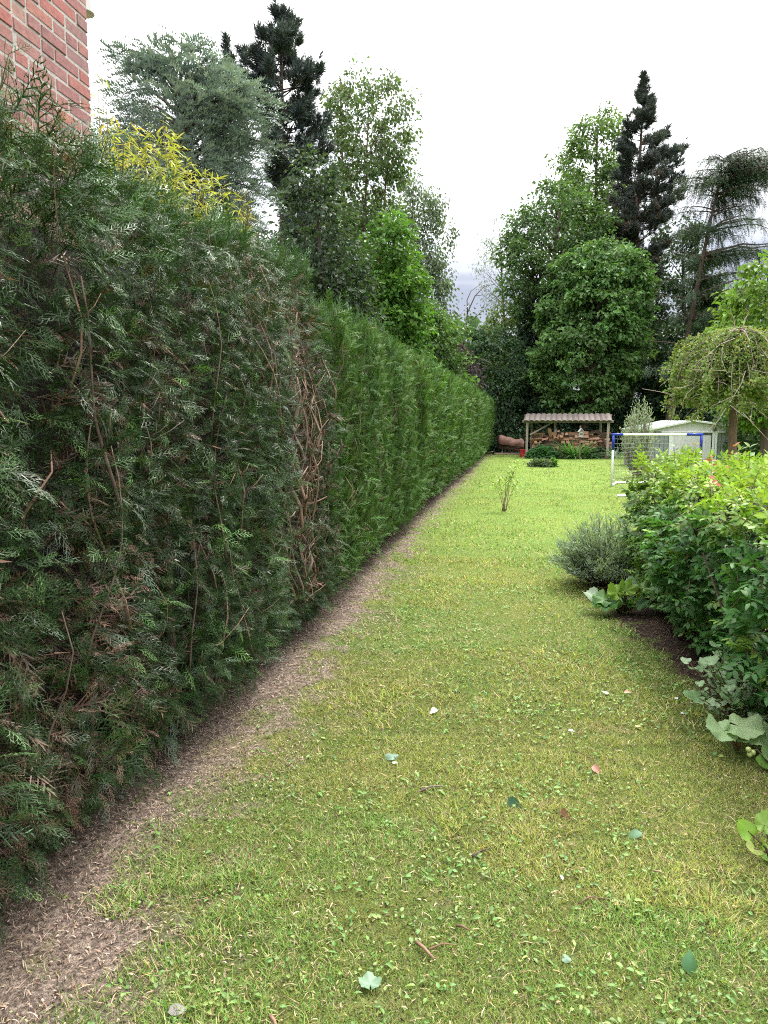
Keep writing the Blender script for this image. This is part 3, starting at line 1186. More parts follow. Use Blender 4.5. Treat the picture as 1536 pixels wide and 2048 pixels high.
def broadleaf(name, label, cat, Y, prof, base_px, col_a, col_b, leaf=0.14, nclump=140, per=60, cr=0.55, df=0.85,
              trunk=0.16, limbs=14, shell=0.35, rough=0.55, flat=0.6, droop=0.0, protos=None, mat=None, group=None, bark=(1, 1, 1),
              trunks=1, trunk_top=0.9, twigs=0, seed=None, hue=0.12):
    seed = seed or int(abs(Y * 13 + prof[0][1] * 7)) % 9973
    P = profile(prof, Y)
    bx = at(base_px, 838, Y).x
    root = thing(name, label, cat, (bx, Y, 0), group)
    ctr, axis = sample_crown(P, Y, nclump, df, shell, seed, rough)
    # trunk and limbs
    g = Geo()
    tops = []
    for k in range(trunks):
        zt = P[0, 0] + (P[-1, 0] - P[0, 0]) * (trunk_top - 0.1 * k)
        off = 0 if trunks == 1 else (k - (trunks - 1) / 2) * 0.5
        tp = trunk_path(bx + off * 0.6, Y, (float(np.interp(zt, P[:, 0], P[:, 1])) + off * 1.6, Y, zt), 10, 0.25)
        tops.append(tp)
        rad = trunk * (1 - 0.82 * np.linspace(0, 1, 10)) * (1.0 if trunks == 1 else .75)
        rad[0] *= 1.3
        g.tube(tp, rad, 9, bark)
    for k in range(limbs):
        j = trg.integers(0, nclump)
        tp = tops[k % trunks]
        e = ctr[j]
        hz = np.linalg.norm(e[:2] - axis[j][:2])
        zs = max(0.25 * tp[-1, 2], e[2] - 0.55 * hz - 0.4)
        zs = min(zs, tp[-1, 2] * .95)
        s = np.array([np.interp(zs, tp[:, 2], tp[:, i]) for i in range(3)])
        rs = trunk * (1 - .82 * zs / tp[-1, 2]) * .55
        mid = s * .5 + e * .5 + np.array([0, 0, 0.10 * hz])
        q = s * .2 + e * .8 + np.array([0, 0, 0.06 * hz])
        g.tube([s, s * .75 + mid * .25 + np.array([0, 0, .02]), mid, q, e], [rs, rs * .8, rs * .55, rs * .35, max(.008, rs * .15)], 6, bark)
        for b in range(twigs):
            jj = trg.integers(0, nclump)
            near = ctr[np.argsort(((ctr - e) ** 2).sum(1))[trg.integers(1, min(10, nclump - 1))]]
            g.tube([mid, (mid + near) / 2 + np.array([0, 0, .12]), near], [rs * .35, rs * .22, .007], 4, bark)
    g.build('trunk', M_BARK, root, True)
    # leaves
    idx = np.repeat(np.arange(nclump), trg.integers(int(per * .6), int(per * 1.4) + 1, nclump))
    n = len(idx)
    o = trg.normal(0, 1, (n, 3))
    o = o / (np.linalg.norm(o, axis=1, keepdims=True)) * (trg.random((n, 1)) ** 0.45)
    csz = cr * trg.uniform(.6, 1.3, nclump)
    o = o * csz[idx, None] * np.array([1, 1, flat])
    if droop:
        o[:, 2] -= droop * np.abs(trg.normal(0, 1, n)) * csz[idx]
    pos = ctr[idx] + o
    pos[:, 2] = np.maximum(pos[:, 2], 0.15)
    out = unit(pos - axis[idx] + np.array([0, 0, .1]))
    oc = unit(o + 1e-6)
    d = out * .5 + oc * .7 + trg.normal(0, .5, (n, 3)) + np.array([0, 0, -0.25 - droop])
    nv = np.array([0, 0, 1.0]) * .75 + oc * .5 + out * .3 + trg.normal(0, .4, (n, 3))
    mixv = trg.random(nclump)[idx, None] * .75 + trg.random((n, 1)) * .25
    c = np.asarray(col_a) * (1 - mixv) + np.asarray(col_b) * mixv
    c = c * (1 + 0.22 * (trg.random(nclump)[idx, None] * 2 - 1))
    v, t, cc = scatter(protos or LEAVES, pos, d, nv, leaf * trg.uniform(.5, 1.4, n), vary(c, n, .22, trg, hue), trg)
    Geo().add(v, t, cc).build('crown', mat or M_LEAF, root)
    return root


def tuft(nn=18, L=1.0, w=0.12, spread=1.0, r=np.random.default_rng(4)):
    V, T, S = [], [], []
    for i in range(nn):
        a = r.random() * 2 * math.pi
        e = r.uniform(0.15, 1.0) * spread
        d = np.array([math.cos(a) * math.sin(e), math.cos(e), math.sin(a) * math.sin(e)])
        s = np.cross(d, r.normal(0, 1, 3))
        s /= np.linalg.norm(s)
        b = len(V)
        p0 = d * 0.06 + np.array([0, r.uniform(-.5, .1), 0])
        V += [p0 - s * w / 2, p0 + s * w / 2, p0 + d * L * r.uniform(.75, 1.1)]
        T.append((b, b + 1, b + 2))
        S += [.85, .85, 1.2]
    return np.array(V), np.array(T), np.array(S)


TUFTS = [tuft(16, 1, .13, 1.15), tuft(20, 1, .11, 1.35), tuft(14, .9, .14, .9)]


def pine(name, label, Y, prof, base_px, nbr, col_a, col_b, needle=0.20, trunk=0.2, tpb=34, df=0.9, group=None, dead=0.0, up=0.35, bare_from=0.0, width=0.5):
    P = profile(prof, Y)
    bx = at(base_px, 838, Y).x
    root = thing(name, label, 'pine tree', (bx, Y, 0), group)
    g = Geo()
    top = (P[-1, 1], Y, P[-1, 0] - .1)
    tp = trunk_path(bx, Y, top, 14, 0.12)
    g.tube(tp, trunk * (1 - .9 * np.linspace(0, 1, 14)), 9, (.95, .8, .72))
    pos, dr, cl = [], [], []
    z0, z1 = P[0, 0], P[-1, 0]
    for k in range(nbr):
        f = ((k + trg.random()) / nbr) ** 0.9
        ze = z0 + (z1 - z0) * f
        r = float(np.interp(ze, P[:, 0], P[:, 2]))
        cx_ = float(np.interp(ze, P[:, 0], P[:, 1]))
        th = trg.random() * 2 * math.pi
        ln = r * trg.uniform(.6, 1.08)
        e = np.array([cx_ + ln * math.cos(th), Y + ln * df * math.sin(th), ze + .1])
        zs = max(ze - ln * up * trg.uniform(.5, 1.2), 0.3)
        s = np.array([np.interp(zs, tp[:, 2], tp[:, i]) for i in range(3)])
        mid = s * .5 + e * .5 - np.array([0, 0, .10 * ln])
        bp_ = np.array([s, s * .7 + mid * .3, mid, mid * .45 + e * .55, e])
        rs = .035 * (1 - .6 * f) + .012
        g.tube(bp_, [rs, rs * .8, rs * .6, rs * .4, .008], 5, (.8, .72, .68))
        m = max(6, int(tpb * (ln / 2.0) ** 1.1 * trg.uniform(.7, 1.2)))
        tt = trg.uniform(.32, 1.03, m) ** .8
        q = np.stack([np.interp(tt, np.linspace(0, 1, 5), bp_[:, i]) for i in range(3)], -1)
        ax = unit(e - mid)
        lat = np.cross(ax, [0, 0, 1])
        sw = trg.normal(0, 1, m) * ln * .20 * width * 2 * (1.15 - .6 * tt)
        q = q + lat * sw[:, None] + np.array([0, 0, 1]) * (np.abs(trg.normal(0, .16, m)) + .02)[:, None] * (0.6 + .3 * ln)
        pos.append(q)
        dr.append(ax * .7 + lat * (np.sign(sw) * .5)[:, None] + np.array([0, 0, .75]) + trg.normal(0, .3, (m, 3)))
        cl.append(np.full(m, trg.random()))
    # leader
    m = 14
    q = np.stack([np.full(m, top[0]), np.full(m, Y), np.linspace(z1 - 1.0, z1, m)], -1) + trg.normal(0, .06, (m, 3))
    pos.append(q)
    dr.append(trg.normal(0, .5, (m, 3)) + np.array([0, 0, 1.]))
    cl.append(np.full(m, .6))
    g.build('trunk', M_BARK, root, True)
    pos, dr, cl = np.concatenate(pos), np.concatenate(dr), np.concatenate(cl)[:, None]
    n = len(pos)
    c = np.asarray(col_a) * (1 - cl) + np.asarray(col_b) * cl
    if dead:
        zf = (pos[:, 2] - z0) / (z1 - z0)
        k = trg.random(n) < dead * np.clip(1.1 - 1.6 * zf, 0, 1)
        c = np.where(k[:, None], np.array((.13, .09, .065)), c)
    v, t, cc = scatter(TUFTS, pos, dr, trg.normal(0, 1, (n, 3)), needle * trg.uniform(.7, 1.25, n), vary(c, n, .22, trg), trg)
    Geo().add(v, t, cc).build('crown', M_NEEDLE, root)
    return root


def cedar_twig(nn, L=1.0, nl=0.12, w=0.035, r=np.random.default_rng(9), droop=0.2):
    """twig clad in short needle bunches, all round"""
    V, T, S = [], [], []
    V += [(-.008, 0, 0), (.008, 0, 0), (0, L, -droop * L)]
    T.append((0, 1, 2))
    S += [.5, .5, .6]
    for i in range(nn):
        y = (i + .5) / nn * L
        p = np.array([0, y, -droop * y * y / L])
        a = r.uniform(-1.25, 1.25) + (math.pi if i % 2 else 0)
        d = np.array([math.cos(a) * .85, .75, abs(math.sin(a)) * .7 + .05])
        d /= np.linalg.norm(d)
        s = np.cross(d, [0, 0, 1.0]) + r.normal(0, .3, 3)
        s /= np.linalg.norm(s)
        b = len(V)
        V += [p - s * w / 2, p + s * w / 2, p + d * nl * r.uniform(.8, 1.2)]
        T.append((b, b + 1, b + 2))
        S += [.85, .85, 1.2]
    return np.array(V, float), np.array(T), np.array(S)


CTWIG = [cedar_twig(12, 1, .22, .105, droop=q) for q in (.1, .3, .5)]


def cedar(name, label, Y, prof, base_px, branches, col_a, col_b, twig=0.4, trunk=.2, droop=.35, twig_droop=.3, per=9, df=.9, side=0.6, tilt=0.25, hang=0.0, sub=0.45, protos=None):
    """branches: list of (z, azimuth, length, rise)"""
    P = profile(prof, Y)
    bx = at(base_px, 838, Y).x
    root = thing(name, label, 'cedar tree', (bx, Y, 0))
    g = Geo()
    top = (P[-1, 1], Y, P[-1, 0] - .2)
    tp = trunk_path(bx, Y, top, 14, .15)
    g.tube(tp, trunk * (1 - .85 * np.linspace(0, 1, 14)), 9, (.9, .85, .85))
    pos, dr, nv, cl, sc = [], [], [], [], []
    for (zs, th, ln, rise) in branches:
        s = np.array([np.interp(zs, tp[:, 2], tp[:, i]) for i in range(3)])
        s[2] = zs
        hx = np.array([math.cos(th), math.sin(th) * df, 0])
        tt = np.linspace(0, 1, 8)
        bpth = s + np.outer(tt * ln, hx) + np.outer(rise * ln * np.sin(tt * 1.7) - droop * ln * tt ** 2.2, [0, 0, 1])
        bpth += trg.normal(0, .02 * ln, (8, 3)) * tt[:, None]
        rs = .016 + .012 * ln
        g.tube(bpth, rs * (1 - .88 * tt), 5, (.75, .7, .7))
        ax = hx / np.linalg.norm(hx)
        lat = np.array([-ax[1], ax[0], 0])
        m = max(4, int(per * ln / twig))
        cb = trg.random()
        f = trg.uniform(.12, 1.0, m)
        q = np.stack([np.interp(f, tt, bpth[:, i]) for i in range(3)], -1)
        sg = np.where(trg.random(m) < .5, -1, 1)
        # side shoots carry further twigs: spread into a flat plate
        reach = sub * ln * (1.05 - f) * trg.random(m) + .02
        q = q + lat * (sg * reach)[:, None] + ax * (reach * .5)[:, None] - np.array([0, 0, 1]) * (droop * .5 * reach ** 1.3)[:, None]
        q[:, 2] += trg.normal(0, .05 * ln ** .5, m)
        d_ = ax * trg.uniform(.4, 1, m)[:, None] + lat * (sg * side * trg.uniform(.4, 1.3, m))[:, None] + np.array([0, 0, 1]) * (tilt - hang + trg.normal(0, .18, m) - .3 * f * twig_droop)[:, None]
        pos.append(q)
        dr.append(d_)
        nv.append(np.array([0, 0, 1.]) + trg.normal(0, .25, (m, 3)))
        cl.append(np.full(m, cb))
        sc.append(twig * trg.uniform(.65, 1.25, m) * (1.1 - .3 * f))
    g.build('trunk', M_BARK, root, True)
    pos, dr, nv, sc = map(np.concatenate, (pos, dr, nv, sc))
    cl = np.concatenate(cl)[:, None]
    n = len(pos)
    c = np.asarray(col_a) * (1 - cl) + np.asarray(col_b) * cl
    v, t, cc = scatter(protos or CTWIG, pos, dr, nv, sc, vary(c, n, .2, trg, .06), trg)
    Geo().add(v, t, cc).build('crown', M_NEEDLE, root)
    return root


# ------------------------------------------------------------------ left of the lawn, beyond the hedge
PB = profile([(140, 300, 420), (165, 235, 470), (200, 200, 510), (260, 200, 565), (320, 220, 590), (420, 260, 600), (520, 300, 640), (620, 300, 660), (800, 330, 640)], 15)
bl = []
for k in range(180):
    z = PB[0, 0] + .3 + (PB[-1, 0] - PB[0, 0] - .5) * (k / 180) ** .8
    r = float(np.interp(z, PB[:, 0], PB[:, 2]))
    fz = (z - PB[0, 0]) / (PB[-1, 0] - PB[0, 0])
    bl.append((z - .12 * r, trg.random() * 6.283, r * trg.uniform(.7, 1.12), .15 + .75 * fz ** 3))
cedar('blue_cedar', 'bushy blue grey cedar with feathery branches behind the brick house corner', 15,
      [(140, 300, 420), (165, 235, 470), (200, 200, 510), (260, 200, 565), (320, 220, 590), (420, 260, 600), (520, 300, 640), (620, 300, 660), (800, 330, 640)],
      400, bl, (.160, .215, .195), (.290, .355, .320), .36, .2, .36, .5, 17, .9, .7, .16, 0, .6)

pine('pine_tree', 'tallest dark pine with a broad dense top, beside the blue cedar', 26,
     [(24, 552, 566), (70, 505, 610), (110, 480, 630), (170, 488, 648), (240, 478, 655), (310, 500, 668), (400, 560, 680), (520, 570, 690), (650, 580, 700)],
     575, 150, (.040, .058, .060), (.085, .108, .098), .27, .24, 62)
pine('pine_tree', 'small dark pine tip showing between the blue cedar and the tallest pine', 23,
     [(84, 450, 456), (120, 435, 474), (180, 415, 490), (300, 400, 520), (600, 390, 540)], 455, 60, (.03, .045, .045), (.055, .075, .07), .24, .14, 34)

broadleaf('ash_tree', 'tall thin leaved tree with sparse airy top next to the tallest pine', 'tree', 30,
          [(122, 715, 730), (165, 645, 800), (230, 650, 832), (310, 645, 830), (400, 655, 800), (480, 640, 790), (560, 650, 800), (660, 660, 800), (740, 680, 800)],
          700, (.075, .125, .045), (.125, .175, .070), .13, 380, 40, .42, .8, .15, 60, .15, .7, .7, .35, None, None, None, (1.5, 1.35, 1.15), 3, .95, 2)
broadleaf('birch_tree', 'airy drooping pale leaved birch beside the gap of open sky', 'tree', 36,
          [(342, 800, 830), (380, 790, 880), (450, 790, 900), (520, 790, 908), (580, 790, 900), (640, 780, 915), (700, 780, 900), (800, 790, 880)],
          815, (.080, .120, .070), (.130, .175, .100), .13, 250, 58, .5, .8, .13, 34, .15, .7, 1.0, .8, None, None, None, (1.1, 1.1, 1.1), 1, .95, 2)
broadleaf('maple_tree', 'fresh bright green leafy maple in front of the birch', 'tree', 27,
          [(430, 740, 790), (470, 710, 815), (520, 700, 832), (580, 680, 845), (650, 670, 850), (720, 670, 860), (820, 680, 850)],
          760, (.060, .145, .028), (.115, .225, .036), .17, 200, 64, .55, .85, .16, 26, .25, .6, .55, .1)
broadleaf('hornbeam_tree', 'mid green broad crown filling in between the sparse tall tree and the birch', 'tree', 33,
          [(400, 690, 790), (470, 665, 825), (560, 650, 870), (650, 640, 900), (760, 650, 920)],
          780, (.048, .098, .034), (.090, .155, .050), .15, 230, 56, .6, .8, .2, 20, .25, .6, .6, .1)
broadleaf('young_lime_tree', 'light green spreading young tree low behind the hedge, under the birch', 'tree', 32,
          [(600, 800, 860), (650, 780, 925), (700, 790, 940), (760, 800, 950), (830, 820, 940)],
          860, (.065, .135, .045), (.115, .20, .055), .14, 120, 54, .5, .8, .10, 18, .2, .7, .4, .1)
broadleaf('laurel_bush', 'dark mixed greenery filling in below the pines behind the hedge', 'bush', 22,
          [(300, 600, 665), (400, 560, 690), (500, 540, 730), (620, 560, 760), (760, 560, 780)],
          650, (.028, .050, .030), (.060, .095, .045), .13, 170, 66, .5, .9, .14, 14, .25, .5, .7, .1)
broadleaf('purple_plum_tree', 'dark purple leaved small tree peeping over the hedge', 'tree', 34,
          [(690, 890, 920), (715, 868, 950), (750, 865, 962), (800, 870, 960), (860, 880, 950)],
          915, (.045, .030, .045), (.085, .060, .085), .12, 80, 60, .42, .9, .10, 10, .3, .5, .6, .1)

# ------------------------------------------------------------------ behind the lawn, centre
broadleaf('yew_bush', 'dark leafy thicket behind the brown covered heap', 'bush', 38,
          [(640, 955, 990), (700, 930, 1060), (760, 930, 1075), (830, 930, 1080), (905, 935, 1080)],
          1000, (.034, .076, .038), (.070, .130, .056), .15, 210, 62, .55, .7, .14, 12, .3, .5, .55, .1)
broadleaf('golden_robinia', 'yellow green bushy tree between the thicket and the ivy covered trunk', 'tree', 42,
          [(612, 1000, 1025), (650, 975, 1050), (700, 968, 1065), (760, 965, 1065), (830, 970, 1060)],
          1015, (.095, .150, .032), (.160, .215, .042), .14, 130, 60, .5, .8, .12, 10, .3, .5, .7, .2)
broadleaf('silver_birch', 'pale feathery birch leaning into the sky gap beside the ivy tree', 'tree', 43,
          [(425, 975, 1010), (470, 955, 1050), (540, 950, 1060), (600, 958, 1060), (680, 975, 1060), (740, 985, 1050)],
          1030, (.085, .125, .065), (.140, .185, .095), .13, 120, 40, .5, .8, .12, 30, .15, .75, .7, .5, SLIM, None, None, (1.3, 1.3, 1.3), 1, .9, 2)
broadleaf('ivy_clad_tree', 'big dark green broadleaf tree with an ivy covered trunk', 'tree', 40,
          [(345, 1085, 1120), (400, 1040, 1200), (470, 1000, 1240), (540, 990, 1250), (610, 1005, 1240), (680, 1030, 1200), (720, 1050, 1180)],
          1068, (.050, .104, .034), (.105, .178, .052), .17, 330, 62, .62, .75, .34, 44, .3, .6, .6, .12, None, None, None, (.9, .85, .8), 1, .8, 1)
# ivy round its trunk
broadleaf('ivy_climber', 'dark ivy wrapped round the trunk of the big broadleaf tree', 'ivy', 39.6,
          [(590, 1050, 1085), (650, 1040, 1100), (740, 1035, 1105), (850, 1030, 1110), (900, 1035, 1105)],
          1068, (.016, .036, .020), (.030, .060, .028), .15, 120, 55, .40, .9, .06, 4, .6, .3, 1.0, .3)
broadleaf('sycamore_tree', 'taller light green tree directly left of the ragged pine', 'tree', 45,
          [(208, 1205, 1225), (250, 1150, 1240), (310, 1115, 1250), (380, 1108, 1260), (450, 1110, 1262), (540, 1120, 1260), (620, 1130, 1260)],
          1190, (.075, .138, .042), (.138, .215, .058), .18, 260, 62, .62, .8, .26, 36, .25, .6, .65, .15)
broadleaf('horse_chestnut', 'dense rounded mid green tree rising behind the log shelter', 'tree', 36.5,
          [(486, 1185, 1260), (520, 1120, 1290), (580, 1092, 1300), (640, 1080, 1300), (700, 1068, 1290), (760, 1075, 1262), (800, 1090, 1230), (825, 1110, 1205)],
          1167, (.072, .148, .048), (.130, .228, .072), .19, 420, 62, .50, .8, .22, 26, .45, .45, .45, .12, None, None, None, (.8, .7, .62))

pine('pine_tree', 'ragged dark pine with a pointed top, next to the layered cedar', 40,
     [(152, 1287, 1293), (200, 1266, 1310), (260, 1238, 1322), (310, 1232, 1372), (350, 1225, 1378), (420, 1215, 1360), (500, 1190, 1340), (580, 1190, 1310), (680, 1210, 1310), (740, 1220, 1300)],
     1250, 190, (.036, .050, .045), (.072, .088, .074), .30, .26, 56, .9, None, .45, .3)

# deodar: level tiers with hanging twigs, mostly to the right
YD = 35.0
DTWIG = [cedar_twig(12, 1, .16, .09, droop=q) for q in (.2, .5, .8)]
PD = [(318, 1425, 1470), (350, 1395, 1540), (420, 1380, 1560), (520, 1330, 1600), (640, 1300, 1620), (760, 1300, 1620)]
dl = []
for (py, lR, lL, n_) in ((322, 2.4, 1.3, 15), (342, 3.4, 1.6, 20), (366, 3.2, 1.9, 18), (392, 2.6, 1.6, 10), (425, 2.0, 1.7, 7), (462, 3.6, 1.7, 13), (515, 3.7, 2.0, 13), (560, 3.0, 2.2, 9), (598, 4.4, 2.2, 16), (640, 4.6, 2.4, 14),
                         (690, 4.2, 2.6, 12), (740, 3.8, 2.6, 10)):
    z = at(1420, py, YD).z
    for k in range(n_):
        th = trg.uniform(-1.3, 1.3) if trg.random() < .7 else trg.uniform(1.6, 4.6)
        ln = (lR if abs(th) < 1.45 else lL) * trg.uniform(.75, 1.1)
        dl.append((z + trg.normal(0, .06), th, ln, .13))
cedar('deodar_cedar', 'layered cedar with drooping twigs on long level branches', YD, PD, 1326, dl, (.032, .062, .030), (.066, .110, .052), .44, .20, .15, .9, 13, .8, .45, .05, .75, .17, DTWIG)

broadleaf('field_maple', 'bright yellow green leafy tree standing behind the weeping tree', 'tree', 21,
          [(515, 1515, 1560), (560, 1470, 1600), (610, 1440, 1620), (680, 1430, 1640), (760, 1440, 1640), (840, 1470, 1620)],
          1540, (.085, .165, .026), (.165, .26, .040), .13, 210, 60, .38, .85, .13, 20, .3, .55, .5, .15)
broadleaf('holly_bush', 'dark green bush spreading behind the log shelter roof', 'bush', 38.5,
          [(690, 1210, 1290), (740, 1190, 1330), (800, 1180, 1350), (860, 1180, 1350), (905, 1185, 1345)],
          1265, (.022, .056, .030), (.046, .100, .044), .16, 190, 62, .5, .6, .14, 10, .3, .5, .5, .1)
broadleaf('rhododendron', 'broad dark bush closing the garden behind the metal shed', 'bush', 37.5,
          [(650, 1330, 1420), (720, 1310, 1500), (790, 1300, 1600), (850, 1300, 1640), (905, 1300, 1640)],
          1440, (.022, .050, .026), (.050, .095, .040), .17, 300, 62, .6, .6, .16, 10, .3, .5, .5, .1)
broadleaf('elder_bush', 'leafy green bush under the weeping tree beside the metal shed', 'bush', 24,
          [(770, 1500, 1560), (800, 1460, 1620), (850, 1455, 1640), (905, 1460, 1640)],
          1545, (.040, .090, .028), (.080, .140, .040), .12, 130, 60, .38, .8, .08, 8, .3, .5, .6, .1)
broadleaf('hazel_bush', 'low dark leafy bush behind the stacked firewood', 'bush', 37.2,
          [(800, 1070, 1150), (840, 1050, 1210), (880, 1045, 1215), (905, 1050, 1210)],
          1120, (.022, .052, .028), (.045, .090, .040), .15, 130, 60, .45, .5, .1, 8, .3, .5, .6, .1)

broadleaf('yew_tree', 'dark dense conifer filling the gap behind the leaning cedar trunk', 'tree', 42,
          [(430, 1330, 1395), (500, 1300, 1430), (590, 1285, 1455), (700, 1280, 1480), (850, 1290, 1480)],
          1370, (.030, .055, .030), (.065, .100, .050), .16, 330, 62, .55, .7, .2, 16, .3, .6, .6, .3)
broadleaf('oak_tree', 'dark green broad tree far behind the layered cedar', 'tree', 46,
          [(585, 1450, 1600), (640, 1400, 1700), (740, 1390, 1720), (850, 1400, 1700)],
          1520, (.040, .075, .034), (.080, .125, .050), .18, 330, 62, .65, .7, .25, 20, .3, .6, .6, .1)

# far wood that closes the garden off
fw = Geo()
for (n, x0, x1, Y0, Y1, h0, h1) in ((9000, -45, 8, 50, 60, 8.0, 11.5), (9000, 6, 60, 50, 60, 6.0, 9.5)):
    x = trg.uniform(x0, x1, n)
    top = h0 + (h1 - h0) * vnoise(x * .22, 0, 0, 71)
    z = trg.random(n) ** .8 * top
    y = trg.uniform(Y0, Y1, n) - 3 * np.sqrt(np.clip(1 - z / top, 0, 1))
    c = vary(np.array((.035, .072, .03)) * (1 + .8 * vnoise(x * .5, z * .5, 0, 72)[:, None]), n, .25, trg)
    fw.add(*scatter(LEAVES, np.stack([x, y, z], -1), trg.normal(0, 1, (n, 3)), trg.normal(0, .5, (n, 3)) + np.array([0, -.3, 1]), .75 * trg.uniform(.6, 1.2, n), c, trg))
tag(fw.build('far_wood', M_LEAF), 'belt of dark trees far beyond the garden', kind='stuff')

# bare arching branch against the sky gap
bt_ = thing('bare_arching_sapling', 'leafless thin tree arching across the gap of open sky', 'sapling', (at(925, 838, 39).x, 39, 0))
g = Geo()
def pxp(l, Y):
    return [tuple(at(px, py, Y)) for px, py in l]
b0 = Vector((at(925, 838, 39).x, 39, 0))
g.tube([tuple(b0)] + pxp([(922, 760), (926, 690), (935, 625), (950, 592), (968, 573), (990, 568)], 39), [.07, .06, .05, .04, .03, .022, .01], 6, (1.5, 1.3, 1.3))
g.tube(pxp([(935, 625), (934, 600), (942, 582), (962, 568)], 38.9), [.03, .024, .018, .008], 5, (1.5, 1.3, 1.3))
g.tube(pxp([(928, 670), (945, 640), (965, 622), (985, 600)], 39.2), [.03, .024, .016, .007], 5, (1.4, 1.2, 1.2))
g.tube(pxp([(950, 592), (965, 590), (980, 600)], 39.1), [.02, .014, .006], 5, (1.4, 1.2, 1.2))
g.build('trunk', M_BARK, bt_, True)
x = [at(925 + trg.uniform(-10, 45), trg.uniform(620, 760), 39) for _ in range(420)]
v, t, c = scatter(LEAVES, np.array([tuple(q) for q in x]) + trg.normal(0, .3, (420, 3)), trg.normal(0, 1, (420, 3)), trg.normal(0, .5, (420, 3)) + np.array([0, 0, 1]), .13, vary((.07, .125, .05), 420, .3, trg), trg)
Geo().add(v, t, c).build('crown', M_LEAF, bt_)

# ------------------------------------------------------------------ weeping tree on the right
YW = 14.0
wb = at(1468, 838, YW)
wt = thing('weeping_pea_tree', 'weeping tree with tangled bare trailing twigs and pale yellow green leaves', 'weeping tree', (wb.x, YW, 0))
g = Geo()
ztop = at(1468, 655, YW).z
tp = np.array([(wb.x + .015 * math.sin(z * 3), YW, z) for z in np.linspace(0, ztop, 9)])
g.tube(tp, [.10, .085, .08, .078, .075, .085, .075, .05, .02], 10, (1.35, 1.15, 1.0))
g.build('trunk', M_BARK, wt, True)
tw = Geo()
pos, dr = [], []
r2 = random.Random(8)
for k in range(230):
    z0 = ztop * r2.uniform(.72, 1.0)
    th = r2.uniform(0, 6.283)
    reach = r2.uniform(.40, 1.2) * (1.0 if math.cos(th) < 0 else .95)
    rise = r2.uniform(.02, .22)
    dropz = r2.uniform(.55, 1.5) * (.4 + .6 * reach)
    pts = []
    wv1, wv2 = r2.gauss(0, .12), r2.gauss(0, .12)
    for f in np.linspace(0, 1, 8):
        rr = reach * math.sin(min(1.0, f * 1.15) * math.pi / 2)
        z = z0 + rise * math.sin(f * math.pi) - dropz * f ** 1.25
        zmin = 2.0 + .35 * ((k * 0.618) % 1) if (abs(math.cos(th) * rr) < .3 and math.sin(th) < .3) else 1.55 + .7 * ((k * 0.618) % 1)
        pts.append((wb.x + math.cos(th) * rr + wv1 * f * f, YW + math.sin(th) * rr + wv2 * f, max(z, zmin)))
    bare = (math.cos(th) > 0.0 and r2.random() < .62) or r2.random() < .25
    tc_ = r2.choice(((1.5, 1.65, 1.8), (1.0, 1.05, 1.1), (1.8, 2.0, 2.2), (1.2, 1.2, 1.15)))
    tw.tube(pts, np.linspace(.010, .0035, 8), 5, tc_, False)
    pa = np.array(pts)
    m = 20 if bare else 165
    f = np.array([r2.uniform(.15, 1.0) for _ in range(m)])
    q = np.stack([np.interp(f, np.linspace(0, 1, 8), pa[:, i]) for i in range(3)], -1)
    q = q + trg.normal(0, .035, (m, 3))
    pos.append(q)
    dr.append(trg.normal(0, .8, (m, 3)) + np.array([math.cos(th) * .5, math.sin(th) * .5, -.3]))
for k in range(110):                               # stray straight twigs poking out
    th = r2.uniform(0, 6.283)
    rr = r2.uniform(.3, 1.1)
    z0 = ztop - r2.uniform(0, 1.2)
    p0 = np.array([wb.x + math.cos(th) * rr, YW + math.sin(th) * rr, z0 - rr * .4])
    dd = np.array([math.cos(th) * r2.uniform(-.2, 1) + r2.gauss(0, .6), math.sin(th) * .5 + r2.gauss(0, .5), r2.uniform(-1.2, .3)])
    tw.tube([p0, p0 + dd * .25 + trg.normal(0, .02, 3), p0 + dd * .55 + trg.normal(0, .04, 3)], [.006, .005, .003], 4, (1.7, 1.85, 2.0), False)
for (dx, a) in ((-.08, -.3), (.06, .35)):
    p0 = np.array([wb.x + dx, YW, ztop])
    tw.tube([p0, p0 + np.array([a * .1, 0, .15]), p0 + np.array([a * .3, 0, .27]), p0 + np.array([a * .2 - .05, 0, .36])], [.010, .009, .007, .004], 5, (1.9, 1.9, 1.8), False)
tw.build('twigs', M_TWIG, wt)
pos, dr = np.concatenate(pos), np.concatenate(dr)
n = len(pos)
c = np.where((trg.random(n) < .35)[:, None], (.200, .225, .070), (.135, .205, .055))
v, t, c = scatter(LEAVES, pos, dr, trg.normal(0, .5, (n, 3)) + np.array([0, 0, 1.]), .055 * trg.uniform(.7, 1.3, n), vary(c, n, .3, trg), trg)
Geo().add(v, t, c).build('crown', M_LEAF, wt)
# ================================================================== GARDEN PLANTS
prg = np.random.default_rng(123)


def place(me, name, parent, pos, d, n, s):
    Fm = frames(np.asarray(d, float)[None], np.asarray(n, float)[None])[0] * s
    M = Matrix([list(Fm[r]) + [pos[r]] for r in range(3)] + [[0, 0, 0, 1]])
    return link(name, me, parent, M)


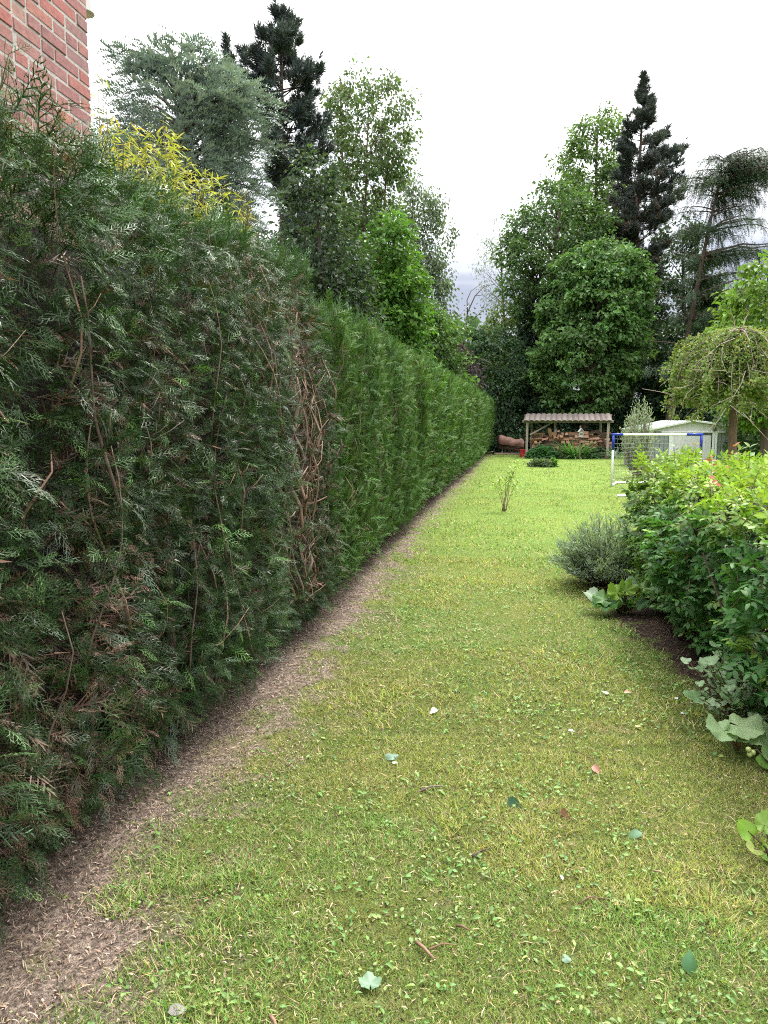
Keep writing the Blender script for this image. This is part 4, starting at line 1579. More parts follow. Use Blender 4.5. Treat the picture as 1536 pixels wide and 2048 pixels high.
def palmate(lobes=5, depth=0.28, serr=0.0, size=1.0, cup=0.25, rings=3, seg=40, notch=0.5, r=np.random.default_rng(2), wave=0.05):
    """lobed leaf in local x (side), y (tip), z (normal), stalk joint at the origin"""
    th = np.linspace(-math.pi + 0.16, math.pi - 0.16, seg)
    rad = 0.5 * (1 - depth * (0.5 - 0.5 * np.cos(th * lobes)))
    rad *= 0.72 + 0.28 * np.cos(th * 0.5) + 0.25 * np.cos(th) * 0.4
    rad *= 1 + serr * np.cos(np.arange(seg) * math.pi)
    V = [(0, 0, 0)]
    S = [1.1]
    T = []
    for k in range(1, rings + 1):
        f = k / rings
        rr = rad * f
        x, y = np.sin(th) * rr * size, np.cos(th) * rr * size
        z = cup * size * (rr ** 2) * 1.2 + wave * size * np.cos(th * lobes) * f ** 2 - 0.25 * size * np.maximum(y / size, 0) ** 2
        V += list(zip(x, y, z))
        vein = 1 + 0.16 * np.maximum(0, np.cos(th * lobes)) ** 6
        S += list(vein)
    for k in range(rings):
        for i in range(seg - 1):
            if k == 0:
                T.append((0, 1 + i + 1, 1 + i))
            else:
                a = 1 + (k - 1) * seg + i
                b = 1 + k * seg + i
                T += [(a, a + 1, b + 1), (a, b + 1, b)]
    return np.array(V), np.array(T), np.array(S)


def leaf_mesh(proto, color, mat, name='leaf', smooth=True):
    v, t, s = proto
    return mesh_np(name, v, t, np.asarray(color)[None] * s[:, None], [mat], smooth)


# ------------------------------------------------------------------ clipped leafy hedge on the right
OVAL = [round_leaf(1, .52, .18, .18, 3), round_leaf(1, .46, .3, .3, 3), round_leaf(1, .58, .1, .1, 3), round_leaf(1, .5, .2, .45, 3)]
X0, X1, Y0_, Y1_, ZT = 1.95, 4.4, 2.9, 6.7, 1.21
snow = thing('leafy_hedge', 'chest high clipped hedge of oval leaves with a top lit yellow green', 'hedge', (2.8, 4.9, 0))


def box_surface(n):
    """points on the clipped box: lawn side, far end, near end, top"""
    areas = [(Y1_ - Y0_) * ZT * 1.35, (X1 - X0) * ZT * .5, (X1 - X0) * ZT * .62, (X1 - X0) * (Y1_ - Y0_) * .75]
    w = np.array(areas) / sum(areas)
    f = prg.choice(4, n, p=w)
    a, b = prg.random(n), prg.random(n)
    pos = np.zeros((n, 3))
    nor = np.zeros((n, 3))
    for i in range(4):
        k = f == i
        A, B = a[k], b[k]
        if i == 0:
            y = Y0_ + (Y1_ - Y0_) * A
            z = 0.10 + (ZT - .10) * B
            bul = 0.22 * (vnoise(y * 1.4, z * 1.6, 0, 81) - .5) + .12 * (vnoise(y * 4, z * 4, 0, 82) - .5)
            x = X0 + .10 * (y - 4.2) + .10 * (1 - np.clip((z - .1) / .5, 0, 1)) - bul + .10 * np.clip((z - .9) / .4, 0, 1) ** 2
            pos[k] = np.stack([x, y, z], -1)
            nor[k] = (-1, -.15, .25)
        elif i in (1, 2):
            x = X0 + (.25 if i == 1 else -.1) + (X1 - X0) * A
            z = .1 + (ZT - .1) * B
            y = (Y1_ if i == 1 else Y0_) + .15 * (vnoise(x * 2, z * 2, 0, 83) - .5)
            pos[k] = np.stack([x, y, z], -1)
            nor[k] = (0, 1 if i == 1 else -1, .2)
        else:
            x = X0 + .05 + (X1 - X0) * A
            y = Y0_ + (Y1_ - Y0_) * B
            z = ZT + .16 * (vnoise(x * 2.2, y * 2.2, 0, 84) - .5) + .08 * (vnoise(x * 6, y * 6, 0, 85) - .5)
            x = x + .10 * (y - 4.2)
            pos[k] = np.stack([x, y, z], -1)
            nor[k] = (-.15, -.1, 1)
    return pos, nor, f


def shoots(n, depth):
    pos, nor, f = box_surface(n)
    n = len(pos)
    pos = pos - nor * (prg.random(n)[:, None] ** 1.5) * depth
    d = nor * prg.uniform(.3, 1.0, n)[:, None] + np.array([0, 0, 1]) * np.where(f == 3, .15, prg.normal(.12, .45, n))[:, None] + prg.normal(0, .45, (n, 3))
    return pos, unit(d), nor, f


LP, LD, LN, LC, LS, STEMS = [], [], [], [], [], []
sp, sdv, snv, sf = shoots(3300, .16)
for i in range(len(sp)):
    ln = prg.uniform(.06, .14)
    pairs = prg.integers(3, 6)
    d = sdv[i]
    lat = unit(np.cross(d, np.array([0, 0, 1.0]) + prg.normal(0, .3, 3)))
    nn_ = np.cross(lat, d)
    if nn_[2] < 0:
        nn_ = -nn_
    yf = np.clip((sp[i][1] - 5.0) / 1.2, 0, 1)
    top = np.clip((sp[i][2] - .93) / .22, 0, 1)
    base = np.array((.050, .135, .036)) * (1 - top) + np.array((.195, .295, .040)) * top  # light from above painted in: upper leaves go bright yellow green
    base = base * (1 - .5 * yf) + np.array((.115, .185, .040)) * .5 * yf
    u_ = prg.random()
    if top > .5 and u_ < .008:
        base = np.array((.30, .10, .05))
    elif u_ < .07:
        base = np.array((.13, .22, .035))
    droop_ = np.array([0, 0, -.5])
    for k in range(pairs):
        tt = (k + .6) / pairs
        p = sp[i] + d * ln * tt + droop_ * ln * .25 * tt * tt
        for sg in (-1, 1):
            LP.append(p)
            LD.append(d * .45 + lat * sg * .95 + prg.normal(0, .16, 3) + np.array([0, 0, -.15]))
            LN.append(nn_ + prg.normal(0, .22, 3) + np.array([0, 0, .25]))
            LC.append(base)
            LS.append(prg.uniform(.042, .068) * (1.0 - .25 * top))
    LP.append(sp[i] + d * ln + droop_ * ln * .25)
    LD.append(d + prg.normal(0, .15, 3))
    LN.append(nn_)
    LC.append(base * 1.15)
    LS.append(prg.uniform(.035, .055))
    STEMS.append((sp[i] - d * .05, sp[i] + d * ln * .5, sp[i] + d * ln + droop_ * ln * .25))
LP, LD, LN, LC, LS = map(np.array, (LP, LD, LN, LC, LS))
k = LP[:, 2] > .06
LP, LD, LN, LC, LS = LP[k], LD[k], LN[k], LC[k], LS[k]
LC = vary(LC, len(LC), .2, prg, .1)
score = -(LP[:, 0] - X0 - .10 * (LP[:, 1] - 4.2)) * 2.2 - 0.35 * np.abs(LP[:, 1] - 4.1) + .1 * prg.random(len(LP))
score[(LP[:, 0] / LP[:, 1] > .51) | (LP[:, 1] < 3.4)] = -99
own = np.argsort(-score)[:290]
rest = np.ones(len(LP), bool)
rest[own] = False
Geo_ = Geo()
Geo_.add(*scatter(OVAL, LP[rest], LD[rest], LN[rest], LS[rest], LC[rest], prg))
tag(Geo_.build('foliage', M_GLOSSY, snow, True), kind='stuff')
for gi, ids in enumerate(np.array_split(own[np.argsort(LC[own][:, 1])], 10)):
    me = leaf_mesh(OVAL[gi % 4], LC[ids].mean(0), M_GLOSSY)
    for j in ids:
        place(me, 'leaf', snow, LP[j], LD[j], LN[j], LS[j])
sg_ = Geo()
for (a, b, c) in STEMS[::2]:
    sg_.tube([a, b, c], [.0028, .002, .0012], 4, (.9, .8, .6), False)
for k in range(26):                                         # woody base stems
    y = prg.uniform(3.2, 6.8)
    x = X0 + .10 * (y - 4.2) + prg.uniform(.10, .5)
    e = (x + prg.normal(-.05, .1), y + prg.normal(0, .12), prg.uniform(.5, 1.1))
    sg_.tube([(x, y, 0), (x + prg.normal(0, .04), y + prg.normal(0, .04), .25), e], [.012, .010, .005], 6, (.55, .5, .5))
tag(sg_.build('stems', M_TWIG, snow, True), kind='stuff')
M_CORE = noisemat('hedge_core', (.010, .014, .008), (.030, .035, .018), 12, .95, bump=1.0, bdist=.05)  # dark solid block standing in for the shaded inside of the hedge
core = Geo()
cg = bmesh.new()
bmesh.ops.create_cube(cg, size=1)
bmesh.ops.subdivide_edges(cg, edges=list(cg.edges), cuts=7, use_grid_fill=True)
bmesh.ops.triangulate(cg, faces=list(cg.faces))
cgv = []
for q in cg.verts:
    x, y, z = q.co.x + .5, q.co.y + .5, q.co.z + .5
    j = .16 * (vnoise(x * 7, y * 9, z * 4, 91) - .5)
    cgv.append((X0 + .30 + .10 * (Y0_ + (Y1_ - Y0_) * y - 4.2) + (X1 - X0 - .4) * x + float(j), Y0_ + .42 + (Y1_ - Y0_ - .75) * y + float(j), .16 + (ZT - .36) * z + float(j) * .6))
core.add(cgv, [[w.index for w in f_.verts] for f_ in cg.faces])
cg.free()
core.build('shade_core', M_CORE, snow)

# a few taller shoots on its top
for (px, py, Yp, colr) in ((1500, 895, 5.6, (.16, .24, .09)), (1482, 900, 5.8, (.14, .22, .08)), (1388, 890, 6.3, (.20, .15, .06)), (1350, 893, 6.2, (.15, .22, .10)), (1468, 893, 6.0, (.26, .11, .06))):
    p = at(px, py, Yp)
    g = Geo()
    b = Vector((p.x, p.y, ZT - .08))
    g.tube([b, (b + p) / 2, p], [.003, .0025, .0015], 5, (.07, .09, .03))
    m = 6
    ps = np.array([tuple(b.lerp(p, f)) for f in (.5, .5, .75, .75, 1, 1)])
    dd = np.array([(s * .8, prg.normal(0, .5), .5) for s in (-1, 1, -1, 1, -.4, .5)])
    g.add(*scatter(OVAL, ps, dd, prg.normal(0, .3, (m, 3)) + np.array([0, -.4, 1]), .06, vary(colr, m, .15, prg), prg))
    g.build('shoot', M_GLOSSY, snow)

# ------------------------------------------------------------------ grey lavender
lv = ground(1205, 1178)
lav = thing('lavender_bush', 'rounded grey green lavender bush standing on the lawn edge', 'bush', lv)
st, LPs, LDs = Geo(), [], []
for k in range(330):
    a = prg.random() * 6.283
    e = prg.random() ** .6 * 1.25
    ln = prg.uniform(.42, .66) * (1 - .22 * e / 1.25)
    d = np.array([math.cos(a) * math.sin(e), math.sin(a) * math.sin(e), math.cos(e)])
    b = np.array([lv.x + .03 + math.cos(a) * .05, lv.y + .1 + math.sin(a) * .05, .01])
    m1 = b + d * ln * .5 + np.array([0, 0, .02])
    e1 = b + d * ln + np.array([0, 0, .05])
    e1[2] = max(e1[2], .06)
    st.tube([b, m1, e1], [.004, .003, .0014], 4, (.55, .5, .45), False)
    m = 46
    f = prg.uniform(.45, 1.02, m)
    q = np.where(f[:, None] < .5, b + (m1 - b) * (f / .5)[:, None], m1 + (e1 - m1) * ((f - .5) / .5)[:, None])
    LPs.append(q + prg.normal(0, .012, (m, 3)))
    LDs.append(d + prg.normal(0, .65, (m, 3)) + np.array([0, 0, .35]))
st.build('stems', M_TWIG, lav)
LPs, LDs = np.concatenate(LPs), np.concatenate(LDs)
n = len(LPs)
v, t, c = scatter([round_leaf(1, .19, .2, .2, 2)], LPs, LDs, prg.normal(0, 1, (n, 3)), prg.uniform(.038, .062, n), vary((.165, .220, .150), n, .3, prg, .06), prg)
Geo().add(v, t, c).build('foliage', M_LEAF, lav)

# ------------------------------------------------------------------ rhubarb-like big leaves
M_BIG = leafmat('big_leaf', .3, .5, .22)
rh = ground(1246, 1226)
rhub = thing('rhubarb_plant', 'low clump of big crinkled leaves between the lavender and the leafy hedge', 'plant', rh)
BIGL = [palmate(3, .26, .05, 1, .5, 4, 40, wave=.10), palmate(5, .20, .06, 1, .25, 4, 40, wave=.13), palmate(7, .14, .05, 1, .7, 4, 40, wave=.12)]
specs = [((1188, 1194), .20, (-.95, -.3, .1), (.1, -.4, 1), (.22, .29, .20)), ((1208, 1200), .17, (-.8, .2, .2), (-.2, -.5, 1), (.13, .23, .09)),
         ((1212, 1224), .21, (-.6, -.6, -.2), (-.3, -.5, 1), (.075, .165, .060)), ((1234, 1232), .20, (.0, -.9, -.25), (.1, -.6, 1), (.065, .145, .060)),
         ((1234, 1186), .16, (-.4, .3, .5), (-.1, -.9, .7), (.16, .27, .035)), ((1252, 1180), .15, (.3, .4, .5), (.1, -.9, .6), (.15, .25, .04)),
         ((1262, 1170), .14, (.2, .7, .3), (0, -.6, 1), (.13, .21, .11)), ((1278, 1188), .17, (.7, .1, .4), (.3, -.9, .6), (.15, .25, .035)),
         ((1250, 1208), .19, (.1, -.7, .1), (0, -.5, 1), (.09, .19, .05)), ((1296, 1208), .20, (.9, -.4, -.1), (.2, -.5, 1), (.085, .165, .075)),
         ((1226, 1206), .16, (-.5, -.3, .3), (-.4, -.6, .9), (.12, .23, .04)), ((1270, 1222), .18, (.4, -.8, -.2), (.1, -.6, .9), (.06, .135, .05)),
         ((1308, 1190), .17, (.9, .2, .2), (.1, -.5, 1), (.09, .17, .07)), ((1286, 1176), .14, (.5, .6, .4), (.1, -.7, .9), (.12, .21, .06))]
sg2 = Geo()
for i, ((px, py), s, d, n_, cc) in enumerate(specs):
    p = at(px, py, rh.y + prg.uniform(-.12, .16))
    p.z = max(p.z, .08)
    place(leaf_mesh(BIGL[i % 3], cc, M_BIG), 'leaf', rhub, p, d, n_, s * 1.12)
    g = Geo()
    b = Vector((rh.x + prg.uniform(-.05, .06), rh.y + prg.uniform(-.03, .05), 0))
    g.tube([b, b.lerp(p, .6) + Vector((0, 0, .03)), p], [.010, .008, .005], 6, (.8, 1.0, .45))
    g.build('stalk', M_TWIG, rhub, True)

# ------------------------------------------------------------------ currant bush
cu = Vector((1.84, 3.72, 0))
cur = thing('currant_bush', 'small pale leaved currant bush below the leafy hedge', 'bush', cu)
CUR = palmate(3, .36, .06, 1, .25, 2, 26, wave=.05)
cms = [leaf_mesh(CUR, c_, M_LEAF) for c_ in ((.21, .30, .17), (.17, .27, .13), (.24, .33, .20), (.14, .24, .11))] + [leaf_mesh(CUR, (.22, .34, .04), M_LEAF)]
g = Geo()
nl = 0
for k in range(40):
    a = prg.random() * 6.283
    e = prg.random() ** .5 * 1.2
    ln = prg.uniform(.2, .40)
    d = np.array([math.cos(a) * math.sin(e), math.sin(a) * math.sin(e), math.cos(e)])
    b = np.array([cu.x + .05, cu.y, .0])
    en = b + d * ln + np.array([0, 0, .04])
    g.tube([b, b + d * ln * .5 + np.array([0, 0, .03]), en], [.005, .004, .002], 5, (.7, .6, .5), False)
    for j in range(6):
        f = .4 + .62 * j / 5
        a2 = prg.random() * 6.283
        dl_ = np.array([math.cos(a2), math.sin(a2), .1]) + d * .4
        place(cms[4] if nl == 7 else cms[prg.integers(0, 4)], 'leaf', cur, b + d * ln * f + np.array([0, 0, .04 * f]) + unit(dl_) * .012, dl_, prg.normal(0, .35, 3) + np.array([-.1, -.35, 1]), prg.uniform(.05, .085))
        nl += 1
g.build('stems', M_TWIG, cur)

# ------------------------------------------------------------------ hollyhock with pale round leaves
ho = ground(1473, 1500)
hol = thing('hollyhock_plant', 'young plant with three pale wide lobed leaves on the bare bed', 'plant', ho)
HOL = [palmate(5, .16, .03, 1, .2, 4, 44, wave=.06), palmate(5, .2, .03, 1, .35, 4, 44, wave=.08)]
for i, ((px, py), s, d, n_, cc) in enumerate((((1478, 1452), .235, (.15, -.25, .0), (0, -.45, 1), (.29, .40, .20)), ((1447, 1462), .19, (-.9, -.35, .05), (-.1, -.5, 1), (.25, .36, .18)),
                                              ((1512, 1470), .20, (.9, -.5, -.1), (.25, -.5, 1), (.24, .34, .17)), ((1487, 1478), .09, (.3, -.6, .2), (0, -.7, 1), (.15, .24, .10)))):
    p = at(px, py, ho.y + (.02, -.02, -.03, -.05)[i])
    place(leaf_mesh(HOL[i % 2], cc, M_BIG), 'leaf', hol, p, d, n_, s)
    g = Geo()
    g.tube([ho, Vector(ho).lerp(p, .5) + Vector((0, 0, .02)), p], [.008, .006, .004], 6, (1.3, 1.2, .7))
    g.build('stalk', M_TWIG, hol, True)

# ------------------------------------------------------------------ young vine at the right edge
vi = ground(1545, 1735)
vin = thing('young_vine', 'young vine with bright yellow green lobed leaves on a dark stem by the lawn', 'plant', vi)
VL = [palmate(3, .25, .04, 1, .2, 3, 36, wave=.05), palmate(5, .2, .05, 1, .3, 3, 36, wave=.06)]
for i, ((px, py), s, d, n_, cc) in enumerate((((1496, 1662), .085, (-.6, .3, .6), (-.2, -1, .7), (.17, .30, .04)), ((1528, 1650), .095, (.3, .5, .8), (.1, -1, .4), (.17, .27, .06)),
                                              ((1508, 1697), .075, (-.5, -.5, .1), (0, -.6, 1), (.25, .30, .09)), ((1536, 1705), .10, (.6, -.5, -.1), (.2, -.7, 1), (.15, .28, .035)),
                                              ((1549, 1675), .10, (.8, .2, .4), (.1, -.8, .8), (.14, .25, .05)), ((1522, 1688), .05, (-.1, -.5, .4), (0, -.8, .6), (.2, .32, .05)))):
    p = at(px, py, vi.y + prg.uniform(-.03, .05))
    place(leaf_mesh(VL[i % 2], cc, M_BIG), 'leaf', vin, p, d, n_, s)
    g = Geo()
    q = Vector((vi.x, vi.y, .02)).lerp(p, .3) + Vector((.0, 0, .02))
    g.tube([(vi.x, vi.y, 0), q, p], [.006, .004, .0025], 5, (.5, .4, .35))
    g.build('stem', M_TWIG, vin, True)

# leaf of another plant with green fruits beside it
fr_ = ground(1545, 1535)
frp = thing('fruiting_plant', 'low plant at the bed edge with a cluster of pale green round fruits', 'plant', fr_)
for i, ((px, py), s, d, n_, cc) in enumerate((((1530, 1524), .10, (-.7, -.3, .1), (-.1, -.7, 1), (.12, .23, .045)), ((1552, 1512), .11, (.5, .3, .3), (0, -.8, 1), (.10, .2, .05)), ((1538, 1508), .08, (-.4, .3, .5), (0, -1, .7), (.15, .24, .09)))):
    p = at(px, py, fr_.y)
    place(leaf_mesh(VL[i % 2], cc, M_BIG), 'leaf', frp, p, d, n_, s)
    g = Geo()
    g.tube([fr_, Vector(fr_).lerp(p, .6) + Vector((0, 0, .02)), p], [.005, .004, .003], 5, (.8, .9, .5))
    g.build('stem', M_TWIG, frp, True)
M_FRUIT = noisemat('green_fruit', (.26, .33, .10), (.34, .40, .15), 40, .4, bump=.05)
bmf = bmesh.new()
bmesh.ops.create_icosphere(bmf, subdivisions=2, radius=.013)
fme = bpy.data.meshes.new('fruit')
bmf.to_mesh(fme)
bmf.free()
fme.materials.append(M_FRUIT)
fme.polygons.foreach_set('use_smooth', [True] * len(fme.polygons))
for (px, py) in ((1497, 1499), (1506, 1505), (1499, 1509)):
    p = at(px, py, fr_.y - .02)
    link('fruit', fme, frp, Matrix.Translation(p))
g = Geo()
g.tube([fr_, at(1515, 1500, fr_.y), at(1500, 1500, fr_.y - .01)], [.004, .003, .002], 5, (.8, .9, .5))
g.build('stalk', M_TWIG, frp, True)

# ------------------------------------------------------------------ ivy at the hedge foot
IVY = palmate(5, .34, 0, 1, .15, 2, 30, wave=.04)
ims = [leaf_mesh(IVY, c_, M_BIG) for c_ in ((.045, .105, .060), (.035, .075, .045), (.075, .150, .075), (.15, .24, .03))]


def ivy(label, pts, zmax, n):
    b = ground(*pts[0])
    root = thing('ivy_plant', label, 'ivy', b)
    g = Geo()
    path = [tuple(ground(px, py) + Vector((0, 0, .01 + zmax * i / len(pts)))) for i, (px, py) in enumerate(pts)]
    g.tube(path, .0025, 5, (.6, .6, .45))
    g.build('stem', M_TWIG, root, True)
    for k in range(n):
        f = (k + .5) / n * (len(path) - 1)
        i = min(int(f), len(path) - 2)
        p = Vector(path[i]).lerp(Vector(path[i + 1]), f - i) + Vector((prg.normal(.01, .03), prg.normal(0, .03), abs(prg.normal(.02, .03))))
        a = prg.random() * 6.283
        place(ims[3] if prg.random() < .2 else ims[prg.integers(0, 3)], 'leaf', root, p, (math.cos(a), math.sin(a), -.2), (prg.normal(.3, .3), prg.normal(-.3, .3), 1), prg.uniform(.035, .06))


ivy('glossy ivy sprig with one yellow leaf creeping out at the near hedge foot', [(-10, 1830), (10, 1790), (30, 1775), (60, 1765), (75, 1745)], .10, 11)
ivy('dark ivy sprig half hidden under the hedge, farther from the camera', [(90, 1700), (115, 1680), (140, 1668), (160, 1655)], .08, 8)

# ------------------------------------------------------------------ yellow bamboo behind the hedge
ya = 5.6
bb_ = at(300, 400, ya)
bam = thing('bamboo_clump', 'yellow leaved bamboo showing above the hedge in front of the blue cedar', 'bamboo', (bb_.x, ya, 0))
BL = [round_leaf(1, .15, .25, .25, 3), round_leaf(1, .12, .2, .5, 3)]
bms = [leaf_mesh(BL[i % 2], c_, M_LEAF) for i, c_ in enumerate(((.40, .36, .045), (.24, .27, .050), (.42, .34, .05), (.17, .22, .045), (.38, .27, .045)))]
pale = [leaf_mesh(BL[i], c_, M_LEAF) for i, c_ in enumerate(((.40, .38, .22), (.30, .33, .20)))]
cg_ = Geo()
canes = [(215, 215, 5.6, 0), (245, 235, 5.4, 0), (270, 225, 5.2, 0), (300, 240, 5.6, 0), (325, 205, 5.0, 0), (345, 245, 5.4, 0), (360, 270, 5.6, 0), (390, 300, 5.8, 0), (405, 315, 5.4, 0), (425, 330, 5.9, 0), (445, 350, 6.3, 0), (480, 365, 6.6, 0), (235, 260, 5.0, 0), (290, 265, 5.0, 0),
         (500, 385, 6.8, 0), (193, 85, 6.4, 1), (205, 150, 6.4, 1), (212, 200, 6.2, 1), (262, 262, 5.9, 0), (318, 262, 5.3, 0), (338, 285, 5.6, 0), (375, 320, 5.9, 0)]
bp1, bd1, bc1, bs1 = [], [], [], []
nleaf = 0
for (px, py, Yc, isp) in canes:
    tip = np.array(at(px, py + (0 if isp else 22), Yc))
    foot = np.array([tip[0] + prg.normal(0, .12), Yc + prg.normal(0, .08), 0])
    mid = foot * .45 + tip * .55 + np.array([prg.normal(0, .03), 0, .12])
    cg_.tube([foot, foot * .7 + mid * .3, mid, mid * .4 + tip * .6, tip], [.009, .008, .006, .004, .0015], 5, (1.5, 1.4, .6), False)
    m = 16 if isp else 140
    for j in range(m):
        f = prg.uniform(0, 1) ** .9 * (.75 if isp else .62)
        q = tip + (mid - tip) * f + np.array([prg.normal(0, .03), prg.normal(0, .03), 0]) * (1 + 2 * f)
        a = prg.random() * 6.283
        dd = np.array([math.cos(a), math.sin(a), prg.uniform(-.5, 1.1)])
        s = prg.uniform(.055, .11)
        if nleaf < 290 and (f < .45 or isp):
            place((pale if isp else bms)[prg.integers(0, 2 if isp else 5)], 'leaf', bam, q, dd, prg.normal(0, .5, 3) + np.array([0, -.2, 1]), s)
            nleaf += 1
        else:
            bp1.append(q)
            bd1.append(dd)
            bs1.append(s)
cg_.build('canes', M_TWIG, bam, True)
n = len(bp1)
Geo().add(*scatter(BL, np.array(bp1), np.array(bd1), prg.normal(0, .5, (n, 3)) + np.array([0, -.2, 1]), np.array(bs1), vary((.26, .27, .05), n, .35, prg), prg)).build('foliage', M_LEAF, bam)
bpy.data.objects[bam.children[-1].name]['kind'] = 'stuff'

# ------------------------------------------------------------------ silver leaved shrub by the goal
sv = at(1275, 925, 20.5)
svb = thing('silver_willow', 'feathery silver leaved shrub standing behind the football goal', 'shrub', (sv.x, 20.5, 0))
st, P_, D_ = Geo(), [], []
ztp = at(1275, 798, 20.5).z
for k in range(120):
    a = prg.random() * 6.283
    hx = prg.uniform(.08, .50)
    zt = ztp * prg.uniform(.55, 1.0) * (1 - .45 * (hx / .50) ** 2)
    b = np.array([sv.x + math.cos(a) * .1, 20.5 + math.sin(a) * .1, 0])
    e = np.array([sv.x + math.cos(a) * hx, 20.5 + math.sin(a) * hx, zt])
    mdl = b * .5 + e * .5 + np.array([math.cos(a), math.sin(a), 0]) * .06
    st.tube([b, mdl, e], [.012, .008, .003], 4, (1.2, 1.2, 1.1), False)
    m = 62
    f = prg.uniform(.12, 1.04, m)
    q = np.where(f[:, None] < .5, b + (mdl - b) * (f / .5)[:, None], mdl + (e - mdl) * ((f - .5) / .5)[:, None])
    P_.append(q + prg.normal(0, .03, (m, 3)))
    D_.append((e - mdl) * .9 + prg.normal(0, .45, (m, 3)) + np.array([0, 0, .3]))
st.build('stems', M_TWIG, svb)
P_, D_ = np.concatenate(P_), np.concatenate(D_)
n = len(P_)
Geo().add(*scatter([round_leaf(1, .22, .2, .2, 2)], P_, D_, prg.normal(0, 1, (n, 3)), prg.uniform(.06, .10, n), vary((.235, .285, .215), n, .25, prg, .06), prg)).build('crown', M_LEAF, svb)

# ------------------------------------------------------------------ sapling on the lawn
sa = ground(1007, 1022)
sap = thing('lawn_sapling', 'young many stemmed sapling with sparse light green leaves alone on the lawn', 'sapling', sa)
for (tx, ty, wob) in ((1038, 925, .1), (1020, 940, -.05), (1030, 932, .04), (985, 958, -.02), (998, 955, .03), (1012, 950, 0), (1042, 955, .05)):
    e = np.array(at(tx, ty, sa.y + prg.normal(0, .12)))
    b = np.array([sa.x + prg.normal(0, .03), sa.y + prg.normal(0, .03), 0])
    mdl = b * .5 + e * .5 + np.array([wob * -.5, 0, .04])
    g = Geo()
    pts = [b, b * .6 + mdl * .4, mdl, mdl * .45 + e * .55, e]
    g.tube(pts, [.009, .007, .005, .0035, .0015], 6, (1.5, 1.5, 1.3))
    for s in range(3):
        f = prg.uniform(.3, .8)
        q = mdl + (e - mdl) * f
        g.tube([q, q + np.array([prg.normal(0, .07), prg.normal(0, .07), .10])], [.004, .0015], 4, (1.2, 1.2, 1.0))
    g.build('stem', M_TWIG, sap, True)
    m = 30
    f = prg.uniform(.15, 1.05, m)
    q = mdl + (e - mdl) * f[:, None] + prg.normal(0, .035, (m, 3))
    Geo().add(*scatter([OVAL[0]], q, prg.normal(0, .6, (m, 3)) + np.array([0, 0, .4]), prg.normal(0, .4, (m, 3)) + np.array([0, 0, 1.]), prg.uniform(.035, .065, m), vary((.24, .36, .08), m, .2, prg), prg)).build('leaf_spray', M_LEAF, sap)['kind'] = 'stuff'

# ------------------------------------------------------------------ low plants in front of the shelter
def tuft_plant(name, label, cat, p, n, L_, W_, colr, spread, proto_droop=.5, mat=None):
    root = thing(name, label, cat, p)
    pr = [round_leaf(1, W_, .2, q, 4) for q in (.3, proto_droop, proto_droop * 1.5)]
    a = prg.random(n) * 6.283
    e = prg.uniform(.15, 1.1, n)
    d = np.stack([np.cos(a) * np.sin(e), np.sin(a) * np.sin(e), np.cos(e)], -1)
    pos = np.stack([p.x + np.cos(a) * spread * prg.random(n), p.y + np.sin(a) * spread * .5 * prg.random(n), np.full(n, .0)], -1)
    nn_ = np.stack([-np.cos(a) * .3, -np.sin(a) * .3, np.ones(n)], -1)
    Geo().add(*scatter(pr, pos, d, nn_, L_ * prg.uniform(.6, 1.15, n), vary(colr, n, .25, prg), prg)).build('leaf_tuft', mat or M_LEAF, root)
    return root


def mound(name, label, cat, p, rx, ry, h, n, leaf, colr):
    root = thing(name, label, cat, p)
    o = prg.normal(0, 1, (n, 3))
    o = unit(o) * prg.random((n, 1)) ** .4
    o[:, 2] = np.abs(o[:, 2])
    lump = .75 + .5 * vnoise(o[:, 0] * 3 + p.x, o[:, 1] * 3, o[:, 2] * 3, 97)[:, None]
    pos = np.array(p) + o * np.array([rx, ry, h]) * lump
    Geo().add(*scatter(LEAVES, pos, o + prg.normal(0, .6, (n, 3)), o * .5 + np.array([0, 0, .8]) + prg.normal(0, .4, (n, 3)), leaf * prg.uniform(.7, 1.3, n), vary(colr, n, .28, prg), prg)).build('foliage', M_LEAF, root)
    g = Geo()
    for k in range(9):
        a = prg.random() * 6.283
        g.tube([p, Vector((p.x + math.cos(a) * rx * .5, p.y + math.sin(a) * ry * .5, h * .7))], [.012, .005], 5)
    g.build('stems', M_TWIG, root)
    return root


tuft_plant('daylily_clump', 'fountain of long arching green leaves in front of the firewood', 'plant', ground(1150, 917), 240, .85, .055, (.095, .20, .065), .45)
tuft_plant('iris_clump', 'smaller tuft of narrow leaves beside the right shelter post', 'plant', ground(1232, 918), 90, .6, .05, (.085, .15, .075), .3)
mound('leafy_perennial', 'wide dark leafy perennial growing in front of the shelter left half', 'plant', ground(1085, 917), .68, .4, .44, 1500, .13, (.052, .13, .048))
mound('ground_cover_plant', 'low dull green plants in front of the right half of the firewood', 'plant', ground(1196, 916), .55, .35, .42, 1000, .11, (.050, .095, .045))
mound('low_shrub', 'flat grey green shrub mound sitting alone on the far lawn', 'shrub', ground(1080, 934), .42, .28, .26, 900, .075, (.085, .125, .065))
mound('leafy_sprout', 'small bright leafy sprout next to the flat shrub mound', 'plant', ground(1107, 934), .10, .08, .30, 110, .10, (.090, .20, .045))
mound('shade_plant', 'dark bush patch growing beyond the hedge end near the covered heap', 'bush', ground(985, 908), .35, .5, .55, 600, .12, (.03, .065, .03))
